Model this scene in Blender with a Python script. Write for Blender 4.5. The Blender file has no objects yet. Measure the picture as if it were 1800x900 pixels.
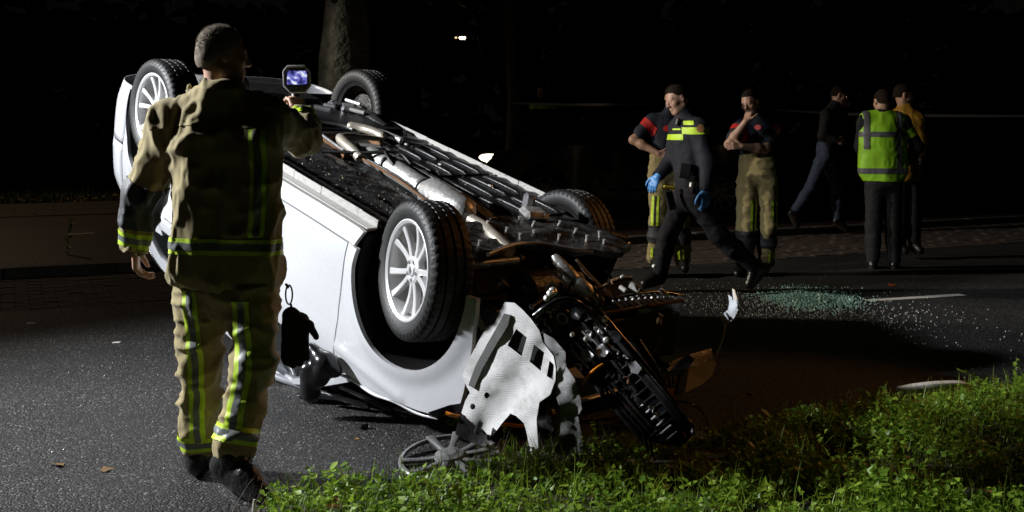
import bpy, bmesh, math, random
import numpy as np
from mathutils import Vector, Matrix
from mathutils.geometry import delaunay_2d_cdt

random.seed(7)
rng = np.random.default_rng(11)
SC = bpy.context.scene
COL = SC.collection
PI = math.pi

# ---------------------------------------------------------------- camera
CAM_H = 1.39            # eye height (m)
FPX = 1800.0            # focal length in pixels of the 1800 px wide photograph
cam_d = bpy.data.cameras.new('camera')
cam_d.sensor_width = 36.0
cam_d.lens = 36.0
cam_d.shift_y = -0.12
cam_d.clip_start = 0.05
cam_d.clip_end = 600.0
cam = bpy.data.objects.new('camera', cam_d)
cam.location = (0, 0, CAM_H)
cam.rotation_euler = (PI / 2, 0, 0)
COL.objects.link(cam)
SC.camera = cam

# ---------------------------------------------------------------- night sky
world = bpy.data.worlds.new('World')
SC.world = world
world.use_nodes = True
wn = world.node_tree
wn.nodes.clear()
w_out = wn.nodes.new('ShaderNodeOutputWorld')
w_bg = wn.nodes.new('ShaderNodeBackground')
w_bg.inputs['Color'].default_value = (1.0, 0.95, 0.85, 1)
w_bg.inputs['Strength'].default_value = 0.0016
wn.links.new(w_bg.outputs[0], w_out.inputs[0])

# ---------------------------------------------------------------- the lamps of the place, and added spots
FLOOD_POS = (-6.8, 4.85, 3.8)      # floodlight mast left of the picture
FLOOD_AIM = (0.2, 5.25, 0.45)
fl = bpy.data.lights.new('floodlight_beam', 'SPOT')
fl.energy = 4500
fl.color = (0.95, 0.97, 1.0)
fl.spot_size = math.radians(63)
fl.spot_blend = 0.9
fl.shadow_soft_size = 0.22
flo = bpy.data.objects.new('floodlight_beam', fl)
flo.location = FLOOD_POS
flo.rotation_euler = (Vector(FLOOD_AIM) - Vector(FLOOD_POS)).to_track_quat('-Z', 'Y').to_euler()
COL.objects.link(flo)

ADDED_SPOT_POS = (-9.5, 8.9, 4.6)        # unseen spot added to light the glass heap and the people
wl_ = bpy.data.lights.new('added_spot_beam', 'SPOT')
wl_.energy = 3700
wl_.color = (1.0, 0.90, 0.76)
wl_.spot_size = math.radians(40)
wl_.spot_blend = 0.8
wl_.shadow_soft_size = 0.12
wlo = bpy.data.objects.new('added_spot_beam', wl_)
wlo.location = ADDED_SPOT_POS
wlo.rotation_euler = (Vector((3.2, 10.2, 1.0)) - Vector(ADDED_SPOT_POS)).to_track_quat('-Z', 'Y').to_euler()
COL.objects.link(wlo)

STREET_POS = (7.6, 8.2, 6.2)      # sodium street lamp right of the picture
sl = bpy.data.lights.new('unseen_warm_spot', 'SPOT')
sl.energy = 430
sl.color = (1.0, 0.42, 0.12)
sl.spot_size = math.radians(22)
sl.spot_blend = 0.6
sl.shadow_soft_size = 0.12
slo = bpy.data.objects.new('unseen_warm_spot', sl)
slo.location = STREET_POS
slo.rotation_euler = (Vector((0.95, 5.0, 0.4)) - Vector(STREET_POS)).to_track_quat('-Z', 'Y').to_euler()
COL.objects.link(slo)

s2 = bpy.data.lights.new('unseen_warm_spot', 'SPOT')      # unseen warm spot added to brighten footpath and trunk on the left
s2.energy = 300
s2.color = (1.0, 0.74, 0.48)
s2.spot_size = math.radians(110)
s2.spot_blend = 0.8
s2.shadow_soft_size = 0.12
s2o = bpy.data.objects.new('unseen_warm_spot', s2)
s2o.location = (-11.0, 18.0, 7.0)
s2o.rotation_euler = (Vector((-8.0, 16.0, 0)) - Vector((-11.0, 18.0, 7.0))).to_track_quat('-Z', 'Y').to_euler()
COL.objects.link(s2o)

SC.view_settings.view_transform = 'Standard'
SC.view_settings.look = 'None'
SC.view_settings.exposure = 0.0
SC.view_settings.gamma = 1.0
SC.view_settings.use_curve_mapping = False
SC.cycles.max_bounces = 6
SC.cycles.use_denoising = True


def at(px, py, D):
    """point of the place seen at photograph pixel (px,py), D metres ahead"""
    return Vector(((px - 900) / FPX * D, D, CAM_H + (234 - py) / FPX * D))


def gnd(px, py, z=0.0):
    D = FPX * (CAM_H - z) / (py - 234)
    return at(px, py, D)


# ---------------------------------------------------------------- materials
MATS = {}


def nt(m):
    m.use_nodes = True
    t = m.node_tree
    return t, t.nodes['Principled BSDF']


def mat(name, col, rough=0.6, metal=0.0, var=0.0, vscale=8.0, bump=0.0, bscale=80.0, spec=0.5,
        col2=None, c2lo=0.45, c2hi=0.6, coat=0.0, rvar=0.0, sheen=0.0, transmission=0.0, bdist=0.01):
    if name in MATS:
        return MATS[name]
    m = bpy.data.materials.new(name)
    t, b = nt(m)
    b.inputs['Roughness'].default_value = rough
    b.inputs['Metallic'].default_value = metal
    b.inputs['Specular IOR Level'].default_value = spec
    b.inputs['Coat Weight'].default_value = coat
    b.inputs['Coat Roughness'].default_value = 0.06
    b.inputs['Sheen Weight'].default_value = sheen
    b.inputs['Transmission Weight'].default_value = transmission
    b.inputs['Base Color'].default_value = (*col, 1)
    tc = t.nodes.new('ShaderNodeTexCoord')
    if var or col2 or rvar:
        n = t.nodes.new('ShaderNodeTexNoise')
        n.inputs['Scale'].default_value = vscale
        n.inputs['Detail'].default_value = 6
        n.inputs['Roughness'].default_value = 0.62
        t.links.new(tc.outputs['Object'], n.inputs['Vector'])
        r = t.nodes.new('ShaderNodeValToRGB')
        lo = tuple(max(0, c * (1 - var)) for c in col)
        hi = tuple(min(1, c * (1 + var)) for c in col)
        if col2:
            r.color_ramp.elements[0].position = c2lo
            r.color_ramp.elements[1].position = c2hi
            r.color_ramp.elements[0].color = (*col, 1)
            r.color_ramp.elements[1].color = (*col2, 1)
        else:
            r.color_ramp.elements[0].position = 0.3
            r.color_ramp.elements[1].position = 0.7
            r.color_ramp.elements[0].color = (*lo, 1)
            r.color_ramp.elements[1].color = (*hi, 1)
        t.links.new(n.outputs['Fac'], r.inputs['Fac'])
        t.links.new(r.outputs['Color'], b.inputs['Base Color'])
        if rvar:
            mr = t.nodes.new('ShaderNodeMapRange')
            mr.inputs['From Min'].default_value = 0.3
            mr.inputs['From Max'].default_value = 0.7
            mr.inputs['To Min'].default_value = max(0.02, rough - rvar)
            mr.inputs['To Max'].default_value = min(1, rough + rvar)
            t.links.new(n.outputs['Fac'], mr.inputs['Value'])
            t.links.new(mr.outputs[0], b.inputs['Roughness'])
    if bump:
        n2 = t.nodes.new('ShaderNodeTexNoise')
        n2.inputs['Scale'].default_value = bscale
        n2.inputs['Detail'].default_value = 4
        t.links.new(tc.outputs['Object'], n2.inputs['Vector'])
        bp = t.nodes.new('ShaderNodeBump')
        bp.inputs['Strength'].default_value = bump
        bp.inputs['Distance'].default_value = bdist
        t.links.new(n2.outputs['Fac'], bp.inputs['Height'])
        t.links.new(bp.outputs[0], b.inputs['Normal'])
    MATS[name] = m
    return m


def emis(name, col, strength, base=(0.05, 0.05, 0.05)):
    m = bpy.data.materials.new(name)
    t, b = nt(m)
    b.inputs['Base Color'].default_value = (*base, 1)
    b.inputs['Emission Color'].default_value = (*col, 1)
    b.inputs['Emission Strength'].default_value = strength
    MATS[name] = m
    return m


def asphalt(name, base, glit, scale=120, bump=0.9):
    """aggregate in bitumen: dark matrix, grey stones of two sizes, worn patches"""
    m = bpy.data.materials.new(name)
    t, b = nt(m)
    tc = t.nodes.new('ShaderNodeTexCoord')
    v = t.nodes.new('ShaderNodeTexVoronoi')
    v.inputs['Scale'].default_value = scale
    t.links.new(tc.outputs['Object'], v.inputs['Vector'])
    big = t.nodes.new('ShaderNodeTexNoise')
    big.inputs['Scale'].default_value = 1.1
    big.inputs['Detail'].default_value = 5
    mp = t.nodes.new('ShaderNodeMapping')
    mp.inputs['Rotation'].default_value = (0, 0, -0.452)
    mp.inputs['Scale'].default_value = (0.35, 1.3, 1)
    t.links.new(tc.outputs['Object'], mp.inputs['Vector'])
    t.links.new(mp.outputs[0], big.inputs['Vector'])
    sep = t.nodes.new('ShaderNodeSeparateColor')
    t.links.new(v.outputs['Color'], sep.inputs[0])
    r = t.nodes.new('ShaderNodeValToRGB')
    r.color_ramp.elements[0].color = (*[c * 0.45 for c in base], 1)
    r.color_ramp.elements[0].position = 0.1
    r.color_ramp.elements[1].color = (*base, 1)
    r.color_ramp.elements[1].position = 0.72
    e = r.color_ramp.elements.new(0.90)
    e.color = (*[c * 2.3 for c in base], 1)
    e = r.color_ramp.elements.new(0.97)
    e.color = (*glit, 1)
    t.links.new(sep.outputs[0], r.inputs['Fac'])
    mr = t.nodes.new('ShaderNodeMapRange')
    mr.inputs['From Min'].default_value = 0.3
    mr.inputs['From Max'].default_value = 0.7
    mr.inputs['To Min'].default_value = 0.45
    mr.inputs['To Max'].default_value = 1.45
    t.links.new(big.outputs['Fac'], mr.inputs['Value'])
    mx = t.nodes.new('ShaderNodeMix')
    mx.data_type = 'RGBA'
    mx.blend_type = 'MULTIPLY'
    mx.inputs[0].default_value = 1
    t.links.new(r.outputs['Color'], mx.inputs[6])
    t.links.new(mr.outputs[0], mx.inputs[7])
    t.links.new(mx.outputs[2], b.inputs['Base Color'])
    mr2 = t.nodes.new('ShaderNodeMapRange')
    mr2.inputs['To Min'].default_value = 0.42
    mr2.inputs['To Max'].default_value = 0.85
    t.links.new(sep.outputs[1], mr2.inputs['Value'])
    t.links.new(mr2.outputs[0], b.inputs['Roughness'])
    inv = t.nodes.new('ShaderNodeMath')
    inv.operation = 'MULTIPLY'
    inv.inputs[1].default_value = -1.0
    t.links.new(v.outputs['Distance'], inv.inputs[0])
    ad = t.nodes.new('ShaderNodeMath')
    ad.operation = 'ADD'
    t.links.new(inv.outputs[0], ad.inputs[0])
    sc2 = t.nodes.new('ShaderNodeMath')
    sc2.operation = 'MULTIPLY'
    sc2.inputs[1].default_value = 0.7
    t.links.new(sep.outputs[2], sc2.inputs[0])
    t.links.new(sc2.outputs[0], ad.inputs[1])
    bp = t.nodes.new('ShaderNodeBump')
    bp.inputs['Strength'].default_value = bump
    bp.inputs['Distance'].default_value = 0.006
    t.links.new(ad.outputs[0], bp.inputs['Height'])
    t.links.new(bp.outputs[0], b.inputs['Normal'])
    MATS[name] = m
    return m


# ---------------------------------------------------------------- objects
def link(o, parent=None):
    COL.objects.link(o)
    if parent is not None:
        o.parent = parent
    return o


def tag(o, label=None, cat=None, group=None, kind=None):
    if label:
        o['label'] = label
    if cat:
        o['category'] = cat
    if group:
        o['group'] = group
    if kind:
        o['kind'] = kind
    return o


def empty(name, loc=(0, 0, 0), parent=None):
    o = bpy.data.objects.new(name, None)
    o.empty_display_size = 0.1
    o.location = loc
    return link(o, parent)


def mesh_obj(name, V, F, m, parent=None, smooth=True, sharp=38, org=None, mids=None):
    """one mesh object; org: place it stands at (verts are given in the frame of its top-level thing)"""
    me = bpy.data.meshes.new(name)
    if org is not None:
        o3 = Vector(org)
        V = [(v[0] - o3[0], v[1] - o3[1], v[2] - o3[2]) for v in V]
    me.from_pydata([tuple(map(float, v)) for v in V], [], [tuple(map(int, f)) for f in F])
    ml = m if isinstance(m, (list, tuple)) else [m]
    for x in ml:
        me.materials.append(x)
    if mids is not None:
        me.polygons.foreach_set('material_index', np.asarray(mids, dtype=np.int32))
    if smooth:
        me.shade_smooth()
        if sharp:
            me.set_sharp_from_angle(angle=math.radians(sharp))
    me.update()
    o = bpy.data.objects.new(name, me)
    return link(o, parent)


def np_obj(name, V, F, m, parent=None, org=None, smooth=True):
    """fast path for big numpy meshes; F (n,3) or (n,4)"""
    V = np.asarray(V, dtype=np.float32)
    if org is not None:
        V = V - np.asarray(org, dtype=np.float32)
    F = np.asarray(F, dtype=np.int32)
    me = bpy.data.meshes.new(name)
    k = F.shape[1]
    me.vertices.add(len(V))
    me.vertices.foreach_set('co', V.ravel())
    me.loops.add(F.size)
    me.loops.foreach_set('vertex_index', F.ravel())
    me.polygons.add(len(F))
    me.polygons.foreach_set('loop_start', np.arange(0, F.size, k, dtype=np.int32))
    me.polygons.foreach_set('loop_total', np.full(len(F), k, dtype=np.int32))
    me.materials.append(m)
    me.update(calc_edges=True)
    if smooth:
        me.shade_smooth()
    o = bpy.data.objects.new(name, me)
    return link(o, parent)


class MB:
    def __init__(s):
        s.v = []
        s.f = []

    def add(s, V, F):
        b = len(s.v)
        s.v += [Vector(v) for v in V]
        s.f += [[b + i for i in f] for f in F]
        return s

    def box(s, c, d, rot=None, ch=0.0):
        """box with centre c, size d; ch chamfers all its edges"""
        c = Vector(c)
        h = [x / 2 for x in d]
        V = []
        if ch <= 0:
            for x in (-1, 1):
                for y in (-1, 1):
                    for z in (-1, 1):
                        V.append(Vector((x * h[0], y * h[1], z * h[2])))
            F = [(0, 1, 3, 2), (4, 6, 7, 5), (0, 4, 5, 1), (2, 3, 7, 6), (0, 2, 6, 4), (1, 5, 7, 3)]
        else:
            ch = min(ch, min(h) * 0.9)
            idx = {}
            for x in (-1, 1):
                for y in (-1, 1):
                    for z in (-1, 1):
                        for a in range(3):
                            p = [x * h[0], y * h[1], z * h[2]]
                            for q in range(3):
                                if q != a:
                                    p[q] -= (x, y, z)[q] * ch
                            idx[(x, y, z, a)] = len(V)
                            V.append(Vector(p))
            F = []
            for a in range(3):
                b_, c_ = (a + 1) % 3, (a + 2) % 3
                for sg in (-1, 1):
                    q = []
                    for (u, w) in ((-1, -1), (1, -1), (1, 1), (-1, 1)):
                        k = [0, 0, 0]
                        k[a] = sg
                        k[b_] = u
                        k[c_] = w
                        q.append(idx[(*k, a)])
                    F.append(q if sg > 0 else q[::-1])
                for u in (-1, 1):
                    for w in (-1, 1):
                        q = []
                        k0 = [0, 0, 0]
                        k1 = [0, 0, 0]
                        k0[a] = -1
                        k1[a] = 1
                        for k in (k0, k1):
                            k[b_] = u
                            k[c_] = w
                        q = [idx[(*k0, b_)], idx[(*k1, b_)], idx[(*k1, c_)], idx[(*k0, c_)]]
                        F.append(q if u * w > 0 else q[::-1])
            for x in (-1, 1):
                for y in (-1, 1):
                    for z in (-1, 1):
                        q = [idx[(x, y, z, 0)], idx[(x, y, z, 1)], idx[(x, y, z, 2)]]
                        F.append(q if x * y * z > 0 else q[::-1])
        if rot is not None:
            V = [rot @ v for v in V]
        return s.add([v + c for v in V], F)

    def tube(s, path, r, n=10, cap=True, ell=None):
        """swept tube along a path; r number or list"""
        P = [Vector(p) for p in path]
        R = r if isinstance(r, (list, tuple)) else [r] * len(P)
        V = []
        up = None
        for i, p in enumerate(P):
            d = (P[min(i + 1, len(P) - 1)] - P[max(i - 1, 0)]).normalized()
            if up is None:
                up = Vector((0, 0, 1)) if abs(d.z) < 0.9 else Vector((1, 0, 0))
            a = d.cross(up)
            if a.length < 1e-5:
                a = d.cross(Vector((0, 1, 0)))
            a.normalize()
            b = a.cross(d).normalized()
            up = b
            for k in range(n):
                t = 2 * PI * k / n
                V.append(p + a * (math.cos(t) * R[i]) + b * (math.sin(t) * R[i] * (ell or 1)))
        F = []
        for i in range(len(P) - 1):
            for k in range(n):
                F.append((i * n + k, i * n + (k + 1) % n, (i + 1) * n + (k + 1) % n, (i + 1) * n + k))
        if cap:
            F.append(tuple(range(n))[::-1])
            F.append(tuple((len(P) - 1) * n + k for k in range(n)))
        return s.add(V, F)

    def lathe(s, prof, n=32, M=None, close=False):
        """prof: (radius, axial) pairs, turned about local y"""
        V = []
        for (r, a) in prof:
            for k in range(n):
                t = 2 * PI * k / n
                V.append(Vector((r * math.cos(t), a, r * math.sin(t))))
        F = []
        m = len(prof)
        for i in range(m - 1 if not close else m):
            j = (i + 1) % m
            for k in range(n):
                F.append((i * n + k, j * n + k, j * n + (k + 1) % n, i * n + (k + 1) % n))
        if M is not None:
            V = [M @ v for v in V]
        return s.add(V, F)

    def prism(s, poly, M, h):
        """extrude 2-d polygon: local xy plane of M, thickness h along its z"""
        n = len(poly)
        V = [M @ Vector((p[0], p[1], 0)) for p in poly] + [M @ Vector((p[0], p[1], h)) for p in poly]
        F = [tuple(range(n))[::-1], tuple(range(n, 2 * n))]
        for i in range(n):
            F.append((i, (i + 1) % n, n + (i + 1) % n, n + i))
        return s.add(V, F)

    def build(s, name, m, parent=None, smooth=True, sharp=38, org=None):
        return mesh_obj(name, s.v, s.f, m, parent, smooth, sharp, org)


def spline(pts, n=8):
    """Catmull-Rom through pts"""
    P = [Vector(p) for p in pts]
    P = [P[0] * 2 - P[1]] + P + [P[-1] * 2 - P[-2]]
    out = []
    for i in range(1, len(P) - 2):
        a, b, c, d = P[i - 1:i + 3]
        for k in range(n):
            t = k / n
            out.append(0.5 * ((2 * b) + (c - a) * t + (2 * a - 5 * b + 4 * c - d) * t * t + (3 * b - a - 3 * c + d) * t ** 3))
    out.append(P[-2])
    return out


# ---------------------------------------------------------------- noise and distance-field bodies
def vnoise(P, sc=1.0, seed=0):
    P = np.asarray(P, dtype=np.float64) * sc + seed * 17.31
    I = np.floor(P).astype(np.int64)
    f = P - I
    f = f * f * (3 - 2 * f)
    r = np.zeros(len(P))
    for dx in (0, 1):
        for dy in (0, 1):
            for dz in (0, 1):
                h = (I[:, 0] + dx) * 374761393 + (I[:, 1] + dy) * 668265263 + (I[:, 2] + dz) * 2147483647 + seed * 1274126177
                h = (h ^ (h >> 13)) * 1274126177
                h = (h ^ (h >> 16)) & 0xffff
                w = (f[:, 0] if dx else 1 - f[:, 0]) * (f[:, 1] if dy else 1 - f[:, 1]) * (f[:, 2] if dz else 1 - f[:, 2])
                r += w * h / 65535.0
    return r * 2 - 1


class Field:
    """a signed distance field sampled on a grid, meshed by surface nets"""

    def __init__(s, vox):
        s.vox = vox
        s.ops = []

    def seg(s, a, b, ra, rb=None, k=0.03, flat=None, fk=0.7, sub=False):
        s.ops.append(('s', np.array(a, float), np.array(b, float), ra, ra if rb is None else rb, k,
                      None if flat is None else np.array(Vector(flat).normalized()), fk, sub))
        return s

    def ell(s, c, rad, R=None, k=0.02, sub=False):
        s.ops.append(('e', np.array(c, float), np.array(rad, float), np.eye(3) if R is None else np.array(R, float), k, sub))
        return s

    def cut(s, p, n):
        """keep what lies behind the plane through p with normal n"""
        s.ops.append(('c', np.array(p, float), np.array(Vector(n).normalized())))
        return s

    def mesh(s):
        lo = np.full(3, 1e9)
        hi = np.full(3, -1e9)
        for o in s.ops:
            if o[0] == 's' and not o[8]:
                m = max(o[3], o[4]) + 0.02
                lo = np.minimum(lo, np.minimum(o[1], o[2]) - m)
                hi = np.maximum(hi, np.maximum(o[1], o[2]) + m)
            elif o[0] == 'e' and not o[5]:
                m = o[2].max() + 0.02
                lo = np.minimum(lo, o[1] - m)
                hi = np.maximum(hi, o[1] + m)
        lo -= s.vox * 3
        hi += s.vox * 3
        n = np.ceil((hi - lo) / s.vox).astype(int) + 1
        F = np.full(n, 0.5, dtype=np.float32)
        ax = [lo[i] + np.arange(n[i]) * s.vox for i in range(3)]
        for o in s.ops:
            if o[0] == 'c':
                p, nn = o[1], o[2]
                d = ((ax[0] - p[0]) * nn[0])[:, None, None] + ((ax[1] - p[1]) * nn[1])[None, :, None] + ((ax[2] - p[2]) * nn[2])[None, None, :]
                np.maximum(F, d.astype(np.float32), out=F)
                continue
            if o[0] == 's':
                _, a, b, ra, rb, k, flat, fk, sub = o
                m = max(ra, rb) + k + s.vox * 3
                bl, bh = np.minimum(a, b) - m, np.maximum(a, b) + m
            else:
                _, c, rad, Rm, k, sub = o
                m = rad.max() + k + s.vox * 3
                bl, bh = c - m, c + m
            i0 = np.clip(np.floor((bl - lo) / s.vox).astype(int), 0, n)
            i1 = np.clip(np.ceil((bh - lo) / s.vox).astype(int) + 1, 0, n)
            if (i1 <= i0).any():
                continue
            X, Y, Z = np.meshgrid(ax[0][i0[0]:i1[0]], ax[1][i0[1]:i1[1]], ax[2][i0[2]:i1[2]], indexing='ij')
            if o[0] == 's':
                ab = b - a
                L = max(ab @ ab, 1e-9)
                t = np.clip(((X - a[0]) * ab[0] + (Y - a[1]) * ab[1] + (Z - a[2]) * ab[2]) / L, 0, 1)
                dx, dy, dz = X - a[0] - t * ab[0], Y - a[1] - t * ab[1], Z - a[2] - t * ab[2]
                if flat is not None:
                    q = (dx * flat[0] + dy * flat[1] + dz * flat[2]) * (1 / fk - 1)
                    dx, dy, dz = dx + q * flat[0], dy + q * flat[1], dz + q * flat[2]
                d = np.sqrt(dx * dx + dy * dy + dz * dz) - (ra + (rb - ra) * t)
                if flat is not None:
                    d = d * (0.5 + 0.5 * fk)
            else:
                q = np.stack([X - c[0], Y - c[1], Z - c[2]], -1) @ Rm
                q = q / rad
                l = np.sqrt((q * q).sum(-1))
                g = np.sqrt(((q / rad) ** 2).sum(-1)) + 1e-9
                d = l * (l - 1) / g
            sl_ = (slice(i0[0], i1[0]), slice(i0[1], i1[1]), slice(i0[2], i1[2]))
            A = F[sl_]
            if sub:
                d = -d
                h = np.maximum(k - np.abs(A - d), 0) / max(k, 1e-6)
                F[sl_] = np.maximum(A, d) + h * h * k * 0.25
            else:
                h = np.maximum(k - np.abs(A - d), 0) / max(k, 1e-6)
                F[sl_] = np.minimum(A, d) - h * h * k * 0.25
        return nets(F, lo, s.vox)


def nets(F, lo, vox):
    S = F < 0
    n = np.array(F.shape)
    cnt = np.zeros(n - 1, dtype=np.int8)
    offs = [(x, y, z) for x in (0, 1) for y in (0, 1) for z in (0, 1)]
    for (x, y, z) in offs:
        cnt += S[x:n[0] - 1 + x, y:n[1] - 1 + y, z:n[2] - 1 + z]
    act = (cnt > 0) & (cnt < 8)
    idx = np.argwhere(act)
    num = np.full(act.shape, -1, dtype=np.int32)
    num[act] = np.arange(len(idx))
    C = np.stack([F[idx[:, 0] + x, idx[:, 1] + y, idx[:, 2] + z] for (x, y, z) in offs], 1)
    O = np.array(offs, float)
    acc = np.zeros((len(idx), 3))
    w = np.zeros(len(idx))
    for i in range(8):
        for j in range(i + 1, 8):
            if np.abs(O[i] - O[j]).sum() == 1:
                a, b = C[:, i], C[:, j]
                m = (a < 0) != (b < 0)
                t = np.where(m, a / np.where(m, a - b, 1), 0)
                acc += (O[i] + t[:, None] * (O[j] - O[i])) * m[:, None]
                w += m
    V = lo + (idx + acc / w[:, None]) * vox
    Q = []
    for a in range(3):
        b, c = (a + 1) % 3, (a + 2) % 3
        sl0 = [slice(1, -1)] * 3
        sl1 = [slice(1, -1)] * 3
        sl0[a] = slice(0, -1)
        sl1[a] = slice(1, None)
        A, B = S[tuple(sl0)], S[tuple(sl1)]
        for flip in (False, True):
            e = np.argwhere((A & ~B) if not flip else (~A & B))
            if len(e) == 0:
                continue
            e[:, b] += 1
            e[:, c] += 1
            q = []
            for (db, dc) in ((-1, -1), (0, -1), (0, 0), (-1, 0)):
                p = e.copy()
                p[:, b] += db
                p[:, c] += dc
                q.append(num[p[:, 0], p[:, 1], p[:, 2]])
            q = np.stack(q, 1)
            Q.append(q if not flip else q[:, ::-1])
    Q = np.concatenate(Q)
    Q = Q[(Q >= 0).all(1)]
    return V, Q


def vnormals(V, Q):
    N = np.zeros_like(V)
    fn = np.cross(V[Q[:, 2]] - V[Q[:, 0]], V[Q[:, 3 if Q.shape[1] == 4 else 1]] - V[Q[:, 1 if Q.shape[1] == 4 else 0]])
    if Q.shape[1] == 3:
        fn = np.cross(V[Q[:, 1]] - V[Q[:, 0]], V[Q[:, 2]] - V[Q[:, 0]])
    for k in range(Q.shape[1]):
        np.add.at(N, Q[:, k], fn)
    return N / (np.linalg.norm(N, axis=1)[:, None] + 1e-12)


def relax(V, Q, it=1):
    for _ in range(it):
        A = np.zeros_like(V)
        c = np.zeros(len(V))
        for k in range(4):
            a, b = Q[:, k], Q[:, (k + 1) % 4]
            np.add.at(A, a, V[b])
            np.add.at(c, a, 1)
        V = V * 0.5 + 0.5 * A / np.maximum(c, 1)[:, None]
    return V


def clip_mesh(V, Q, s):
    """part of the surface where s<0, cut exactly on s=0"""
    T = np.concatenate([Q[:, [0, 1, 2]], Q[:, [0, 2, 3]]])
    ins = s < 0
    c = ins[T].sum(1)
    full = T[c == 3].tolist()
    part = T[(c > 0) & (c < 3)]
    NV = []
    cache = {}
    base = len(V)

    def cutp(i, j):
        k = (i, j) if i < j else (j, i)
        if k not in cache:
            t = s[k[0]] / (s[k[0]] - s[k[1]])
            cache[k] = base + len(NV)
            NV.append(V[k[0]] + t * (V[k[1]] - V[k[0]]))
        return cache[k]
    for t in part.tolist():
        poly = []
        for k in range(3):
            i, j = t[k], t[(k + 1) % 3]
            if ins[i]:
                poly.append(i)
            if ins[i] != ins[j]:
                poly.append(cutp(i, j))
        for k in range(1, len(poly) - 1):
            full.append([poly[0], poly[k], poly[k + 1]])
    if not full:
        return None, None
    VV = np.concatenate([V, np.array(NV).reshape(-1, 3)])
    T = np.array(full)
    u, inv = np.unique(T, return_inverse=True)
    return VV[u], inv.reshape(T.shape)

# ================================================================ the setting
U = Vector((0.8997, 0.4366, 0))       # the street runs this way
N_ = Vector((-0.4366, 0.8997, 0))     # across it, away from the camera


def road_pt(u, s, z=0.0):
    return U * u + N_ * s + Vector((0, 0, z))


def strip(name, s0, s1, z, m, u0=-40, u1=40, nu=1):
    V, F = [], []
    for i in range(nu + 1):
        u = u0 + (u1 - u0) * i / nu
        V += [road_pt(u, s0, z), road_pt(u, s1, z)]
    for i in range(nu):
        F.append((2 * i, 2 * i + 2, 2 * i + 3, 2 * i + 1))
    o = mesh_obj(name, V, F, m, smooth=False)
    o['kind'] = 'structure'
    return o


M_asph = asphalt('asphalt_worn', (0.016, 0.0152, 0.0146), (0.11, 0.105, 0.10), 100, 1.0)
M_path = asphalt('red_asphalt', (0.050, 0.024, 0.019), (0.10, 0.07, 0.06), 90, 0.6)
M_soil = mat('dark_soil', (0.022, 0.017, 0.012), 0.95, var=0.5, vscale=30, bump=1.0, bscale=40, bdist=0.02)
M_far = mat('far_ground', (0.02, 0.022, 0.012), 0.95, var=0.4, vscale=3)
M_brick = mat('clinker_brick', (0.085, 0.062, 0.052), 0.8, var=0.45, vscale=9, bump=0.5, bscale=120)
M_joint = mat('joint_sand', (0.035, 0.030, 0.025), 0.95, var=0.4, vscale=40)
M_conc = mat('grey_concrete', (0.12, 0.115, 0.11), 0.85, var=0.3, vscale=6, bump=0.4, bscale=90)
M_slab = mat('footpath_slab', (0.05, 0.037, 0.03), 0.85, var=0.3, vscale=5, bump=0.4, bscale=70)
M_paint = mat('road_paint', (0.62, 0.58, 0.52), 0.6, var=0.25, vscale=25, col2=(0.2, 0.19, 0.18), c2lo=0.56, c2hi=0.75)

far = mesh_obj('ground', [(-300, -60, -0.06), (300, -60, -0.06), (300, 420, -0.06), (-300, 420, -0.06)], [(0, 1, 2, 3)], M_far, smooth=False)
far['kind'] = 'structure'
road = strip('road', 3.2, 8.92, 0.0, M_asph)
gut = strip('brick_gutter', 8.90, 10.86, -0.004, M_joint)
strip('cycle_path', 11.0, 17.6, 0.085, M_path)
foot = strip('footpath', 17.6, 21.0, 0.089, M_joint)
lawn = strip('far_verge', 21.0, 60.0, 0.08, M_soil)

# bricks of the gutter strip, laid as stretchers along the street
bm_ = MB().box((0, 0, 0), (0.204, 0.098, 0.06), ch=0.006)
brick_me = None
rest = MB()
cand = []
for r in range(19):
    for c in range(-60, 75):
        u = c * 0.211 + (0.105 if r % 2 else 0.0)
        s = 8.955 + r * 0.1035
        p = road_pt(u, s)
        px = 900 + p.x / p.y * FPX if p.y > 1 else -999
        vis = -60 < px < 330
        cand.append((0 if vis else 1, abs(px - 150), u, s))
cand.sort()
RZ = Matrix.Rotation(math.atan2(U.y, U.x), 3, 'Z')
nb = 0
for (v, _, u, s) in cand:
    dz = random.uniform(-0.004, 0.004)
    p = road_pt(u, s, -0.026 + dz)
    rz = math.atan2(U.y, U.x) + random.uniform(-0.012, 0.012)
    if nb < 296 and v == 0:
        if brick_me is None:
            o = bm_.build('brick', M_brick, gut, smooth=False)
            brick_me = o.data
        else:
            o = link(bpy.data.objects.new('brick', brick_me), gut)
        o.location = p
        o.rotation_euler = (random.uniform(-0.015, 0.015), random.uniform(-0.015, 0.015), rz)
        nb += 1
    elif -7 < p.x < 14:
        rest.box(p, (0.204, 0.098, 0.06), Matrix.Rotation(rz, 3, 'Z'))
o = rest.build('brick_paving', M_brick, gut, smooth=False)
o['kind'] = 'stuff'

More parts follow.
